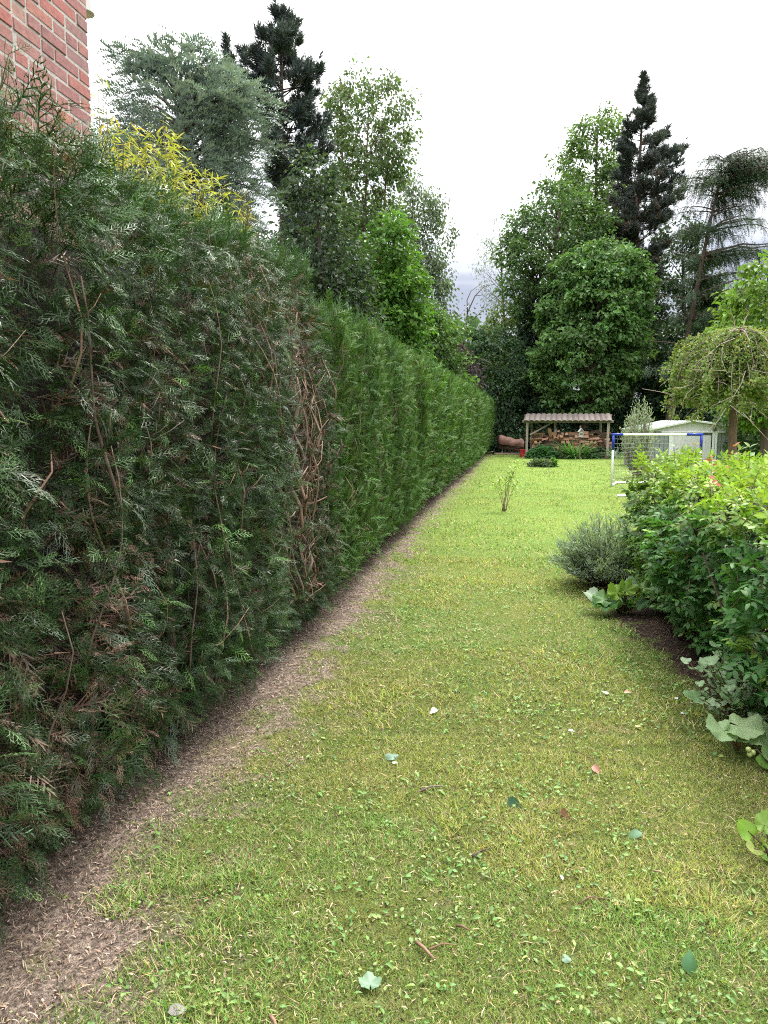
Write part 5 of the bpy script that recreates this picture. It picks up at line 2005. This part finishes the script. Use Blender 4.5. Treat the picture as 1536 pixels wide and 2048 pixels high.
# ================================================================== BUILT THINGS
org = random.Random(99)
M_WOODG = noisemat('weathered_wood', (.23, .19, .15), (.38, .33, .27), 9, .85, (6, 6, .8), .5, tint=True)
M_WOODF = noisemat('split_wood', (.36, .20, .13), (.56, .36, .25), 14, .85, (1, 1, 1), .5, tint=True)
M_WBARK = noisemat('log_bark', (.06, .042, .033), (.14, .10, .08), 18, .95, (1, 1, 1), .8, tint=True)

# ------------------------------------------------------------------ log shelter
A_ = ground(1053, 915)
B_ = ground(1214, 917)
sx_ = (B_ - A_)
SW = sx_.length
sx_.normalize()
sy_ = Vector((-sx_.y, sx_.x, 0))
shelter = thing('log_shelter', 'open wooden lean-to with a ribbed brown roof sheltering split firewood', 'shelter', A_)


def S(u, w, z):
    return A_ + sx_ * u + sy_ * w + Vector((0, 0, z))


EZ, BZ, DP = 1.50, 1.76, 1.35
for (u, w, zt) in ((0, 0, EZ - .02), (SW * .345, .45, EZ + .04), (SW, 0, EZ - .02), (.12, DP, BZ - .06), (SW - .25, DP, BZ - .06)):
    g = Geo()
    g.bar(S(u, w, 0), S(u, w, zt), .095, .095, .008, (1, 1, 1), up=tuple(sy_))
    g.build('post', M_WOODG, shelter)
for (p, q, nm) in ((S(.12, .02, .95), S(SW * .345, .42, EZ + .02), 'brace'), (S(-.02, .05, .92), S(-.02, .05 + .3, EZ - .03), 'brace'), (S(SW + .02, .06, 1.0), S(SW + .05, .10, EZ - .02), 'brace'),
                   (S(.05, DP - .05, EZ + .12), S(SW * .33, DP - .3, .9), 'brace')):
    g = Geo()
    g.bar(p, q, .06, .08, .006, (.95, .95, .95), up=tuple(sy_))
    g.build(nm, M_WOODG, shelter)
for (w, z) in ((0.0, EZ - .0), (DP, BZ - .02)):
    g = Geo()
    g.bar(S(-.2, w, z), S(SW + .2, w, z), .06, .10, .006, (.8, .78, .75))
    g.build('beam', M_WOODG, shelter)
M_ROOF = noisemat('brown_roof_sheet', (.080, .064, .056), (.130, .108, .096), 5, .6, (1, 1, 1), .25, tint=True, detail=8)
NPAN = 16
u0, u1 = -.16, SW + .14
for k in range(NPAN):
    ua, ub = u0 + (u1 - u0) * k / NPAN, u0 + (u1 - u0) * (k + 1) / NPAN
    g = Geo()
    ns = 7
    rows = [(-.22, EZ + .02), (.3, EZ + .02 + (BZ - EZ) * .5 / (DP + .2)), (DP + .12, BZ + .045)]
    V, T = [], []
    for (w, z) in rows:
        for i in range(ns):
            f = i / (ns - 1)
            hgt = .04 * math.sin(f * math.pi) ** .8 - (.012 if i in (0, ns - 1) else 0)
            V.append(S(ua + (ub - ua) * f * 1.04, w, z + hgt + .004 * (k % 2)))
    nv_ = len(V)
    V += [q - Vector((0, 0, .012)) for q in V]
    for off, flip in ((0, 0), (nv_, 1)):
        for r_ in range(len(rows) - 1):
            for i in range(ns - 1):
                a = off + r_ * ns + i
                q1, q2 = (a, a + 1, a + ns + 1), (a, a + ns + 1, a + ns)
                T += [q1[::-1], q2[::-1]] if flip else [q1, q2]
    for i in range(ns - 1):
        T += [(i, nv_ + i, nv_ + i + 1), (i, nv_ + i + 1, i + 1)]
    cc = org.uniform(.85, 1.2)
    g.add([tuple(q) for q in V], T, (cc, cc * org.uniform(.96, 1.04), cc))
    g.build('roof_sheet', M_ROOF, shelter)


def log_geo(ln, w, h, kind):
    """split log: wedge with rounded bark back, two or three raw faces"""
    if kind == 0:
        sec = [(-w / 2, -h * .3, 0), (w / 2, -h * .35, 0), (w * .32, h * .25, 1), (0, h * .5, 1), (-w * .35, h * .22, 1)]
    elif kind == 1:
        sec = [(-w / 2, -h * .1, 1), (-w * .2, -h * .45, 1), (w * .3, -h * .42, 1), (w / 2, 0, 0), (0, h * .55, 0)]
    else:
        sec = [(-w * .5, -h * .4, 0), (w * .5, -h * .45, 0), (w * .45, h * .4, 0), (-w * .4, h * .45, 1)]
    n = len(sec)
    V, T, m = [], [], []
    for e, x in enumerate((-ln / 2, ln / 2)):
        for (a, b, _) in sec:
            V.append((x + org.uniform(-.01, .01), a * (1 if e == 0 else org.uniform(.85, 1.1)), b))
    for i in range(n):
        j = (i + 1) % n
        T += [(i, j, n + j), (i, n + j, n + i)]
        m += [sec[i][2]] * 2
    for i in range(1, n - 1):
        T += [(0, i + 1, i), (n, n + i, n + i + 1)]
        m += [0, 0]
    return np.array(V), np.array(T), m


lmesh = []
for k in range(14):
    v, t, m = log_geo(org.uniform(.38, .52), org.uniform(.13, .19), org.uniform(.11, .15), k % 3)
    c_ = org.uniform(.75, 1.3)
    lmesh.append(mesh_np('split_log', v, t, np.full((len(v), 3), (c_, c_ * org.uniform(.88, 1.02), c_ * org.uniform(.85, 1.02))), [M_WOODF, M_WBARK], False, m))
LOGG = 'split logs stacked under the lean-to'


def put_log(p, rot, me, label):
    bz = math.atan2(sx_.y, sx_.x)
    M = Matrix.Translation(p) @ Matrix.Rotation(bz, 4, 'Z') @ rot
    o = link('split_log', me, None, M)
    tag(o, label, 'firewood log', LOGG)
    return o


Rot = Matrix.Rotation
ORD = ('lowest', 'second', 'third', 'fourth', 'fifth', 'sixth', 'seventh', 'eighth', 'ninth', 'tenth')
for layer, w_ in enumerate((.35, .82)):
    z = .09
    row = 0
    while z < 1.08:
        u = .10 + org.uniform(0, .2)
        while u < SW - .12:
            top_here = .92 + .14 * math.sin(u / SW * 3.1) + .05 * math.sin(u * 7)
            if z > top_here:
                u += .3
                continue
            endon = org.random() < .28
            me = org.choice(lmesh)
            if endon:
                rt = Rot(math.pi / 2 + org.uniform(-.15, .15), 4, 'Z') @ Rot(org.uniform(0, 6.28), 4, 'X')
                stp = .165
            else:
                rt = Rot(org.uniform(-.2, .2), 4, 'Z') @ Rot(org.uniform(-.16, .16), 4, 'Y') @ Rot(org.uniform(0, 6.28), 4, 'X')
                stp = .40
            if layer == 0 or z > .4:
                fu = (u + stp / 2) / SW
                where = next(t for lim, t in ((.14, 'beside the left post'), (.25, 'below the long brace'), (.345, 'just left of the middle post'), (.45, 'just right of the middle post'),
                                              (.56, 'midway between middle post and bird house'), (.665, 'just left of the bird house'), (.77, 'just right of the bird house'), (.88, 'left of the right post'), (9, 'beside the right post')) if fu < lim)
                lab = f"{'end on' if endon else 'lengthwise'} log, {ORD[row]} layer up{'' if layer == 0 else ' at back'}, {where}"
                put_log(S(u + stp / 2, w_ + org.uniform(-.04, .04), z + org.uniform(-.015, .015)), rt, me, lab)
            u += stp
        z += .113
        row += 1
put_log(S(SW * .83, .3, 1.06), Rot(.1, 4, 'Z') @ Rot(-.28, 4, 'Y'), lmesh[0], 'pale log lying loose on the top right of the firewood stack')
put_log(S(SW * .90, .33, 1.02), Rot(.2, 4, 'Z') @ Rot(.45, 4, 'Y'), lmesh[3], 'log sloping down over the right shoulder of the firewood stack')
put_log(S(SW * .97, .25, .62), Rot(.1, 4, 'Z') @ Rot(1.15, 4, 'Y'), lmesh[6], 'log leaning steeply against the right end of the firewood stack')
put_log(S(SW * .295, .3, 1.0), Rot(1.2, 4, 'Z') @ Rot(1.1, 4, 'Y'), lmesh[9], 'pointed log standing up on the stack left of the middle post')
put_log(S(SW * .40, .3, .96), Rot(1.4, 4, 'Z') @ Rot(.9, 4, 'Y'), lmesh[4], 'pointed log standing up on the stack right of the middle post')

same_ = {}
for o in bpy.data.objects:
    if o.name.startswith('split_log') and 'label' in o:
        same_.setdefault(o['label'], []).append(o)
for lab, os_ in same_.items():
    os_.sort(key=lambda o: o.matrix_basis.translation.x)
    if len(os_) == 2:
        nm_ = ('left one', 'right one')
    elif len(os_) == 3:
        nm_ = ('left one', 'middle one', 'right one')
    else:
        continue
    for o, q in zip(os_, nm_):
        o['label'] = lab + ', ' + q

# ------------------------------------------------------------------ bird house on its pole
M_BIRDW = noisemat('grey_board', (.30, .29, .28), (.42, .41, .39), 20, .7, (4, 4, 1), .2, tint=True)
M_DARK = noisemat('hole_shade', (.010, .010, .010), (.02, .02, .02), 8, .9)
YB = 29.5
pb = at(1160, 905, YB)
bird = thing('bird_house', 'small pale bird house with pitched roof on a pole before the firewood', 'bird house', (pb.x, YB, 0))
zb = at(1160, 873, YB).z
g = Geo()
g.bar((pb.x, YB + .06, 0), (pb.x, YB + .06, zb + .42), .06, .05, .005, (.55, .5, .42))
g.build('pole', M_WOODG, bird)
g = Geo()
w, h = .15, .19
for sgn in (-1, 1):
    g.box((pb.x + sgn * (w / 2 - .012), YB - .04, zb + h / 2), (.024, .15, h), None, .002, (1, 1, 1))
g.box((pb.x, YB - .04, zb - .012), (w + .04, .19, .024), None, .002, (1.05, 1.05, 1.05))
g.box((pb.x, YB - .10, zb + h - .03), (w - .05, .02, .055), None, .002, (1, 1, 1))
g.box((pb.x, YB - .10, zb + .03), (w - .05, .02, .055), None, .002, (1, 1, 1))
gv = [(pb.x - w / 2, YB - .11, zb + h), (pb.x + w / 2, YB - .11, zb + h), (pb.x, YB - .11, zb + h + .10),
      (pb.x - w / 2, YB - .09, zb + h), (pb.x + w / 2, YB - .09, zb + h), (pb.x, YB - .09, zb + h + .10)]
g.add(gv, [(0, 1, 2), (3, 5, 4), (0, 2, 5), (0, 5, 3), (1, 4, 5), (1, 5, 2)], (.45, .45, .45))
g.build('box', M_BIRDW, bird)
g = Geo()
g.box((pb.x, YB + .0, zb + h / 2), (w - .05, .012, h), None, 0, (1, 1, 1))  # black sheet stands for the shade inside the box
g.build('opening_shade', M_DARK, bird)
g = Geo()
g.box((pb.x + .005, YB - .075, zb + .12), (.065, .012, .075), None, .002, (1.4, 1.4, 1.4))
g.build('front_panel', M_BIRDW, bird)
for sgn in (-1, 1):
    g = Geo()
    a = Vector((pb.x + sgn * .015 * 0, YB - .03, zb + h + .125))
    b = Vector((pb.x + sgn * (w / 2 + .03), YB - .03, zb + h - .01))
    g.bar(a, b, .20, .018, .002, (1.1, 1.1, 1.1))
    g.build('roof', M_BIRDW, bird)

# small hanging feeder on the middle post
fp = S(SW * .345 + .03, .45 - .11, 0)
fz = at(1107, 862, fp.y).z
feed = thing('bird_feeder', 'tiny pale box feeder fixed to the middle post of the lean-to', 'bird feeder', (fp.x, fp.y, fz))
g = Geo()
g.box((fp.x, fp.y, fz), (.10, .10, .13), None, .006)
g.build('box', M_BIRDW, feed)
g = Geo()
g.box((fp.x, fp.y, fz + .078), (.14, .14, .02), None, .004, (.8, .8, .8))
g.build('roof', M_BIRDW, feed)

# ------------------------------------------------------------------ red crate
M_RED = noisemat('red_plastic', (.42, .022, .030), (.50, .03, .038), 10, .45, bump=.05)
rc = ground(1047, 914)
crate = thing('red_crate', 'small red plastic crate on the grass at the left shelter post', 'crate', rc)
cw, ch = .25, .27
g = Geo()
g.box((rc.x, rc.y + .12, .012), (cw, .22, .02), None, .003)
for sgn in (-1, 1):
    g.box((rc.x + sgn * (cw / 2 - .008), rc.y + .12, ch / 2 + .02), (.014, .22, ch), None, .003)
    for z in (.055, .125, .195, .265):
        g.box((rc.x, rc.y + .12 + sgn * .104, z), (cw - .034, .012, .05), None, .003)
g.build('body', M_RED, crate)
for sgn in (-1, 1):
    g = Geo()
    g.box((rc.x, rc.y + .12 + sgn * .108, ch + .028), (cw + .02, .026, .025), None, .005)
    g.build('rim', M_RED, crate)

# ------------------------------------------------------------------ covered heap beyond the hedge end
YH = 33.5
M_TARP = noisemat('brown_cover', (.13, .062, .045), (.22, .115, .085), 4, .6, (1, 1, 3), .6, bdist=.04)
hp = at(1016, 905, YH)
heap = thing('covered_log_trestle', 'sagging brown cover over a long heap raised on thin legs left of the shelter', 'covered heap', (hp.x, YH, 0))
la, lb = Vector(at(996, 884, YH + .4)), Vector(at(1046, 891, YH - .3))
V, T = [], []
nsx, nth = 16, 13
for i in range(nsx):
    f = i / (nsx - 1)
    c = la.lerp(lb, f)
    for j in range(nth):
        a = math.pi * (-.08 + 1.16 * j / (nth - 1))
        rr = .30 + .04 * math.sin(f * 7) + .03 * math.sin(f * 15 + j)
        rr *= 1 - .25 * (f > .97)
        V.append((c.x + .02 * math.sin(j), c.y + math.cos(a) * rr * 1.3, c.z + math.sin(a) * rr * .95))
for i in range(nsx - 1):
    for j in range(nth - 1):
        a = i * nth + j
        T += [(a, a + nth, a + nth + 1), (a, a + nth + 1, a + 1)]
for i in (0, nsx - 1):
    for j in range(1, nth - 1):
        T.append((i * nth, i * nth + j, i * nth + j + 1))
Geo().add(V, T).build('cover', M_TARP, heap, True)
g = Geo()
for i in range(7):
    c1, c2 = la.lerp(lb, .03), la.lerp(lb, .97)
    o = Vector((0, -.26 + .52 * (i % 4) / 3, -.12 - .11 * (i // 4)))
    g.tube([c1 + o, c1.lerp(c2, .5) + o + Vector((0, 0, .01)), c2 + o], .075, 8, (.6, .5, .45))
g.build('logs', M_WBARK, heap)
for f in (.14, .80):
    c = la.lerp(lb, f)
    for dy in (-.25, .25):
        g = Geo()
        g.bar((c.x, c.y + dy, 0), (c.x, c.y + dy, c.z - .2), .035, .035, .003, (1.1, 1.1, 1.2))
        g.build('leg', M_WOODG, heap)
    g = Geo()
    g.bar((c.x, c.y - .32, c.z - .27), (c.x, c.y + .32, c.z - .27), .04, .05, .003)
    g.build('crossbar', M_WOODG, heap)
pk = ground(1014, 910)
g = Geo()
g.bar((pk.x - .55, pk.y + .15, .05), (pk.x + .55, pk.y - .1, .05), .12, .08, .008, (1.0, .95, .85))
tag(g.build('plank', M_WOODG), 'grey plank lying on the ground under the brown covered heap', 'plank')
pk = ground(979, 910)
g = Geo()
g.bar((pk.x - .1, pk.y + .3, .05), (pk.x + .12, pk.y - .1, .16), .08, .05, .006, (1.3, 1.1, .85))
tag(g.build('board_end', M_WOODG), 'short pale board end leaning at the far hedge foot', 'board')

# ------------------------------------------------------------------ football goal
M_GW = noisemat('white_tube', (.74, .75, .77), (.80, .80, .82), 9, .35, bump=.03)
M_GB = noisemat('blue_sleeve', (.012, .030, .26), (.02, .045, .34), 9, .35, bump=.03)
M_NET = noisemat('net_cord', (.25, .26, .29), (.34, .35, .38), 9, .8, bump=0)
gl = ground(1223, 974)
YG = gl.y
tl, trr = at(1228.5, 869, YG), at(1405, 871, YG)
GW = trr.x - gl.x - .02
GH = tl.z
goal = thing('football_goal', 'white tubular kids football goal with blue corners half hidden by the leafy hedge', 'football goal', (gl.x, YG, 0))
rT = .027


def gp_(x, y, z):
    return (gl.x + x, YG + y, z)


def gtube(nm, pts, mat, r_=rT):
    g = Geo()
    g.tube(pts, r_, 12)
    g.build(nm, mat, goal, True)


DB, INS = .8, .36
gtube('post', [gp_(0, 0, .0), gp_(0, 0, GH - .01)], M_GW)
gtube('post', [gp_(GW, 0, .0), gp_(GW, 0, GH - .01)], M_GW)
gtube('crossbar', [gp_(0, 0, GH), gp_(GW, 0, GH)], M_GW)
for sx2 in (0, 1):
    x = GW * sx2
    s = -1 if sx2 else 1
    gtube('corner_sleeve', [gp_(x, 0, GH - .36), gp_(x, 0, GH + .0)], M_GB, rT * 1.18)
    gtube('corner_sleeve', [gp_(x - s * .03, 0, GH), gp_(x + s * (.36 if sx2 else .22), 0, GH)], M_GB, rT * 1.18)
    gtube('ground_bar', [gp_(x, 0, .035), gp_(x + s * INS, DB, .035)], M_GW)
gtube('ground_bar', [gp_(INS, DB, .035), gp_(GW - INS, DB, .035)], M_GW)
ng = Geo()


def net_pt(u, f):
    """f 0 at the crossbar .. 1 at the back bar"""
    return (gl.x + u + INS * f ** 1.2 * (1 - 2 * u / GW), YG + .03 + DB * f ** 1.2, (GH - .02) * (1 - f) + .03 - .06 * math.sin(f * math.pi))


for i in range(int(GW / .11) + 1):
    u = i * .11
    ng.tube([net_pt(u + .01 * math.sin(i * 3 + k), k / 8) for k in range(9)], .0022, 3, (1, 1, 1), False)
for k in range(1, 13):
    f = k / 13
    ng.tube([net_pt(u, f + .01 * math.sin(u * 6)) for u in np.linspace(0, GW, 14)], .0022, 3, (1, 1, 1), False)
for x in (0, GW):
    for k in range(1, 10):
        f = k / 10
        e = net_pt(x, f)
        ng.tube([(gl.x + x, YG + .03, e[2]), e], .0022, 3, (1, 1, 1), False)
    for k in range(1, 8):
        y = DB * k / 8
        fz_ = (k / 8) ** (1 / 1.2)
        ng.tube([(gl.x + x + INS * (y / DB) * (1 - 2 * x / GW), YG + .03 + y, .03), net_pt(x, fz_)], .0022, 3, (1, 1, 1), False)
ng.build('net', M_NET, goal)
pw = ground(1240, 994)
g = Geo()
g.tube([(pw.x - .06, pw.y, .025), (pw.x + .12, pw.y + .02, .025)], .024, 10)
tag(g.build('white_tube', M_GW), 'short loose white tube lying on the grass before the goal', 'tube')

# ------------------------------------------------------------------ metal garden shed
M_SHW = noisemat('shed_white', (.60, .59, .62), (.66, .65, .68), 3, .5, bump=.05)
M_SHG = noisemat('shed_grey', (.20, .23, .225), (.26, .29, .28), 3, .55, bump=.05)
M_TRIM = noisemat('shed_trim', (.70, .71, .73), (.78, .79, .80), 3, .45, bump=.05)
YS = 24.0


def sxp(px, py=870):
    return at(px, py, YS).x


xl, xr, xd0, xd1 = sxp(1302), sxp(1462), sxp(1338), sxp(1434)
ze_l, ze_r, zpk = at(1302, 859, YS).z, at(1448, 853, YS).z, at(1383, 842, YS).z
xpk = sxp(1383)
shed = thing('metal_shed', 'low gabled metal garden shed, white door between grey ribbed panels', 'shed', ((xl + xr) / 2, YS, 0))
SDP = 2.6
ze = min(ze_l, ze_r) - .06
g = Geo()
g.box(((xl + xr) / 2, YS + SDP / 2 + .05, ze / 2), (xr - xl - .02, SDP, ze))
g.build('wall', M_SHG, shed)
for (a, b) in ((xl, xd0), (xd1, xr)):
    nslat = max(2, int((b - a) / .13))
    for k in range(nslat):
        u0_, u1_ = a + (b - a) * k / nslat, a + (b - a) * (k + 1) / nslat
        g = Geo()
        g.box(((u0_ + u1_) / 2, YS + .02, ze / 2), (u1_ - u0_ - .012, .045, ze), None, .010)
        g.build('wall_panel', M_SHG, shed)
# gable
V = [(xl, YS + .0, ze), (xr, YS + .0, ze), (xr, YS, ze_r - .03), (xpk, YS, zpk - .03), (xl, YS, ze_l - .03)]
nV = len(V)
V2 = V + [(x, y + SDP, z) for x, y, z in V]
T = [(0, 1, 2), (0, 2, 3), (0, 3, 4), (nV, nV + 2, nV + 1), (nV, nV + 3, nV + 2), (nV, nV + 4, nV + 3)]
Geo().add(V2[:nV], T[:3]).build('gable', M_SHW, shed)
Geo().add(V2[nV:], [tuple(q - nV for q in t_) for t_ in T[3:]]).build('gable', M_SHW, shed)
g = Geo()
g.box(((xd0 + xd1) / 2, YS - .02, ze - .02), (xd1 - xd0 + .5, .05, .05), None, .008)
g.build('lintel', M_TRIM, shed)
dw = xd1 - xd0
for k, (a, b) in enumerate(((xd0 + .16, xd0 + .16 + (dw - .36)),)):
    g = Geo()
    g.box(((a + b) / 2, YS - .03, (ze - .12) / 2), (b - a, .04, ze - .14), None, .008)
    d_o = g.build('door', M_SHW, shed)
    for j in range(1, 6):
        x = a + (b - a) * j / 6
        gg_ = Geo()
        gg_.box((x, YS - .053, (ze - .2) / 2), (.03, .012, ze - .3), None, .004)
        gg_.build('door_rib', M_SHW, d_o)
    gg_ = Geo()
    gg_.box((a + .1, YS - .065, ze * .5), (.03, .03, .14), None, .006)
    gg_.build('handle', M_SHG, d_o)
for (x, w_) in ((xd0 + .075, .15), (xd1 - .12, .07), (xd1 - .035, .07)):
    g = Geo()
    g.box((x, YS - .025, ze / 2 - .02), (w_, .05, ze - .05), None, .008)
    g.build('door_frame', M_TRIM, shed)
for (xa, za, xb, zb_) in ((xl - .10, ze_l - .02, xpk, zpk), (xpk, zpk, xr - .02, ze_r - .0)):
    g = Geo()
    a, b = Vector((xa, YS + SDP / 2, za)), Vector((xb, YS + SDP / 2, zb_))
    g.bar(a, b, SDP + .12, .035, .004, up=(0, 0, 1))
    g.build('roof', M_SHG, shed)
    g = Geo()
    a, b = Vector((xa, YS - .085, za + .012)), Vector((xb, YS - .085, zb_ + .012))
    g.bar(a, b, .035, .065, .006, up=(0, 0, 1))
    g.build('fascia', M_TRIM, shed)

# ------------------------------------------------------------------ fallen leaves and twigs on the lawn
FL = [round_leaf(1, .62, .12, -.18, 5), round_leaf(1, .55, .45, .15, 5), round_leaf(1, .7, .25, .3, 5), palmate(3, .15, .03, 1, -.3, 3, 30, wave=.08), palmate(5, .15, .04, 1, .3, 3, 34, wave=.06)]
falls = [
    ('curled white leaf showing its pale underside on the open lawn', (873, 1424), .062, 1, (.46, .47, .46), (-.4, -.6, .0), (.3, -.5, 1), .02),
    ('silvery green fallen leaf with a stalk, left half of the lawn', (785, 1514), .075, 3, (.155, .24, .175), (-.5, .4, .1), (0, -.2, 1), .016),
    ('small pale leaf tucked under the silvery green leaf', (784, 1524), .035, 0, (.40, .46, .38), (.5, -.4, 0), (.1, -.3, 1), .012),
    ('dark blue green leaf standing on edge near the middle of the lawn', (1016, 1604), .072, 2, (.045, .105, .060), (.4, -.6, -.2), (-.6, -.4, .6), .028),
    ('dry pink fallen leaf, the largest pink one', (1186, 1535), .062, 1, (.42, .22, .18), (.15, -.7, -.1), (-.5, -.4, .7), .022),
    ('narrow red brown fallen leaf a little nearer than the pink one', (1122, 1624), .058, 2, (.22, .11, .08), (.1, -1, 0), (-.8, -.2, .5), .018),
    ('dark green fallen leaf on the right part of the lawn', (1284, 1671), .060, 2, (.055, .14, .065), (-.8, -.2, 0), (.1, -.2, 1), .016),
    ('fan shaped grey green leaf lying nearest to the camera at left', (740, 1972), .072, 4, (.165, .255, .165), (-.1, .9, .05), (.1, -.3, 1), .016),
    ('crumpled green leaf standing upright on the near right lawn', (1379, 1951), .062, 2, (.060, .150, .060), (.1, .4, .9), (-.5, -.8, .2), .006),
    ('tiny pale grey leaf right of the curled white leaf', (1136, 1462), .034, 1, (.42, .47, .44), (.8, -.2, .05), (.1, -.3, 1), .012),
    ('blue green leaf scrap beside a dark hole in the near lawn', (1130, 1921), .032, 3, (.15, .24, .16), (.6, -.3, .05), (0, -.3, 1), .014),
    ('pale pink leaf pair left of the right bed, left one', (1219, 1389), .045, 0, (.45, .36, .30), (-.9, .2, 0), (0, -.3, 1), .012),
    ('salmon pink leaf just left of the right bed', (1248, 1388), .048, 1, (.52, .25, .19), (.8, .2, .05), (0, -.4, 1), .014),
    ('small orange leaf near a thin twig at the near right', (1226, 1812), .034, 0, (.52, .30, .15), (.8, .1, 0), (0, -.3, 1), .012),
    ('small tan leaf on the lawn edge by the bed', (1271, 1452), .04, 0, (.48, .38, .20), (.3, -.8, 0), (0, -.3, 1), .012),
    ('white petal at the edge of the bed below the leafy hedge', (1348, 1398), .026, 0, (.62, .63, .64), (.8, .1, 0), (0, -.3, 1), .012),
    ('white petal on the grass left of the hollyhock', (1361, 1428), .034, 1, (.60, .60, .62), (.9, .2, 0), (0, -.3, 1), .012),
    ('shiny white speck like leaf in clover at the near centre right', (1121, 1757), .024, 1, (.55, .57, .62), (.1, -.9, .1), (.3, -.3, 1), .016),
    ('dark curled dead leaf at the bottom of the lawn, left of centre', (335, 2030), .05, 2, (.20, .19, .17), (.8, .2, .1), (0, -.3, 1), .016),
]
for (lab, (px, py), s, pi_, cc, d, n_, z) in falls:
    p = ground(px, py)
    p.z = float(gz(p.x, p.y)) + z
    o = place(leaf_mesh(FL[pi_], cc, M_LEAF, 'fallen_leaf'), 'fallen_leaf', None, p, d, n_, s)
    tag(o, lab, 'leaf', 'leaves lying on the lawn')
p0 = ground(787, 1524)


def twig(label, pix, r_, colr, z=.014, side=()):
    g = Geo()
    pts = []
    for i, (px, py) in enumerate(pix):
        q = ground(px, py)
        pts.append((q.x, q.y, float(gz(q.x, q.y)) + z + .004 * math.sin(i * 2.3)))
    g.tube(pts, np.linspace(r_, r_ * .6, len(pts)), 7, colr)
    for (i, px, py) in side:
        q = ground(px, py)
        g.tube([pts[i], (q.x, q.y, float(gz(q.x, q.y)) + z + .012)], [r_ * .6, r_ * .35], 5, colr)
    tag(g.build('twig', M_TWIG, None, True), label, 'twig', 'twigs lying on the lawn')


twig('thick reddish brown twig on the near lawn, lying slantwise', [(832, 1888), (848, 1902), (868, 1920)], .0062, (1.5, 1.25, 1.1), .016)
twig('thin twig lying next to the thick reddish brown one', [(858, 1902), (885, 1892), (912, 1891)], .0028, (1.3, 1.0, .9), .014)
twig('dark thin curved twig on the near right lawn', [(1157, 1814), (1178, 1802), (1205, 1801), (1222, 1806)], .0028, (.9, .75, .65), .016)
twig('short grey brown bark twig in the middle left of the lawn', [(842, 1582), (862, 1575), (884, 1571)], .0055, (.9, .9, .9), .014, ((0, 835, 1590),))
twig('dark broken twig left of the middle of the lawn', [(945, 1716), (958, 1708), (972, 1700)], .0048, (.55, .5, .5), .014, ((1, 985, 1704),))
twig('pale straight twig on the grass at right', [(1305, 1747), (1318, 1750), (1334, 1753)], .0035, (1.8, 1.7, 1.3), .014)
twig('thin dark twig crossing the pink fallen leaf', [(1145, 1506), (1165, 1512), (1192, 1524)], .0022, (.7, .6, .5), .018)
twig('twig end cut off at the bottom edge of the lawn', [(540, 2035), (548, 2046), (556, 2062)], .006, (1.5, 1.2, 1.05), .014)
twig('short brown twig lying beside weeds at the near centre', [(912, 1854), (925, 1858), (940, 1862)], .0045, (.9, .7, .6), .014)
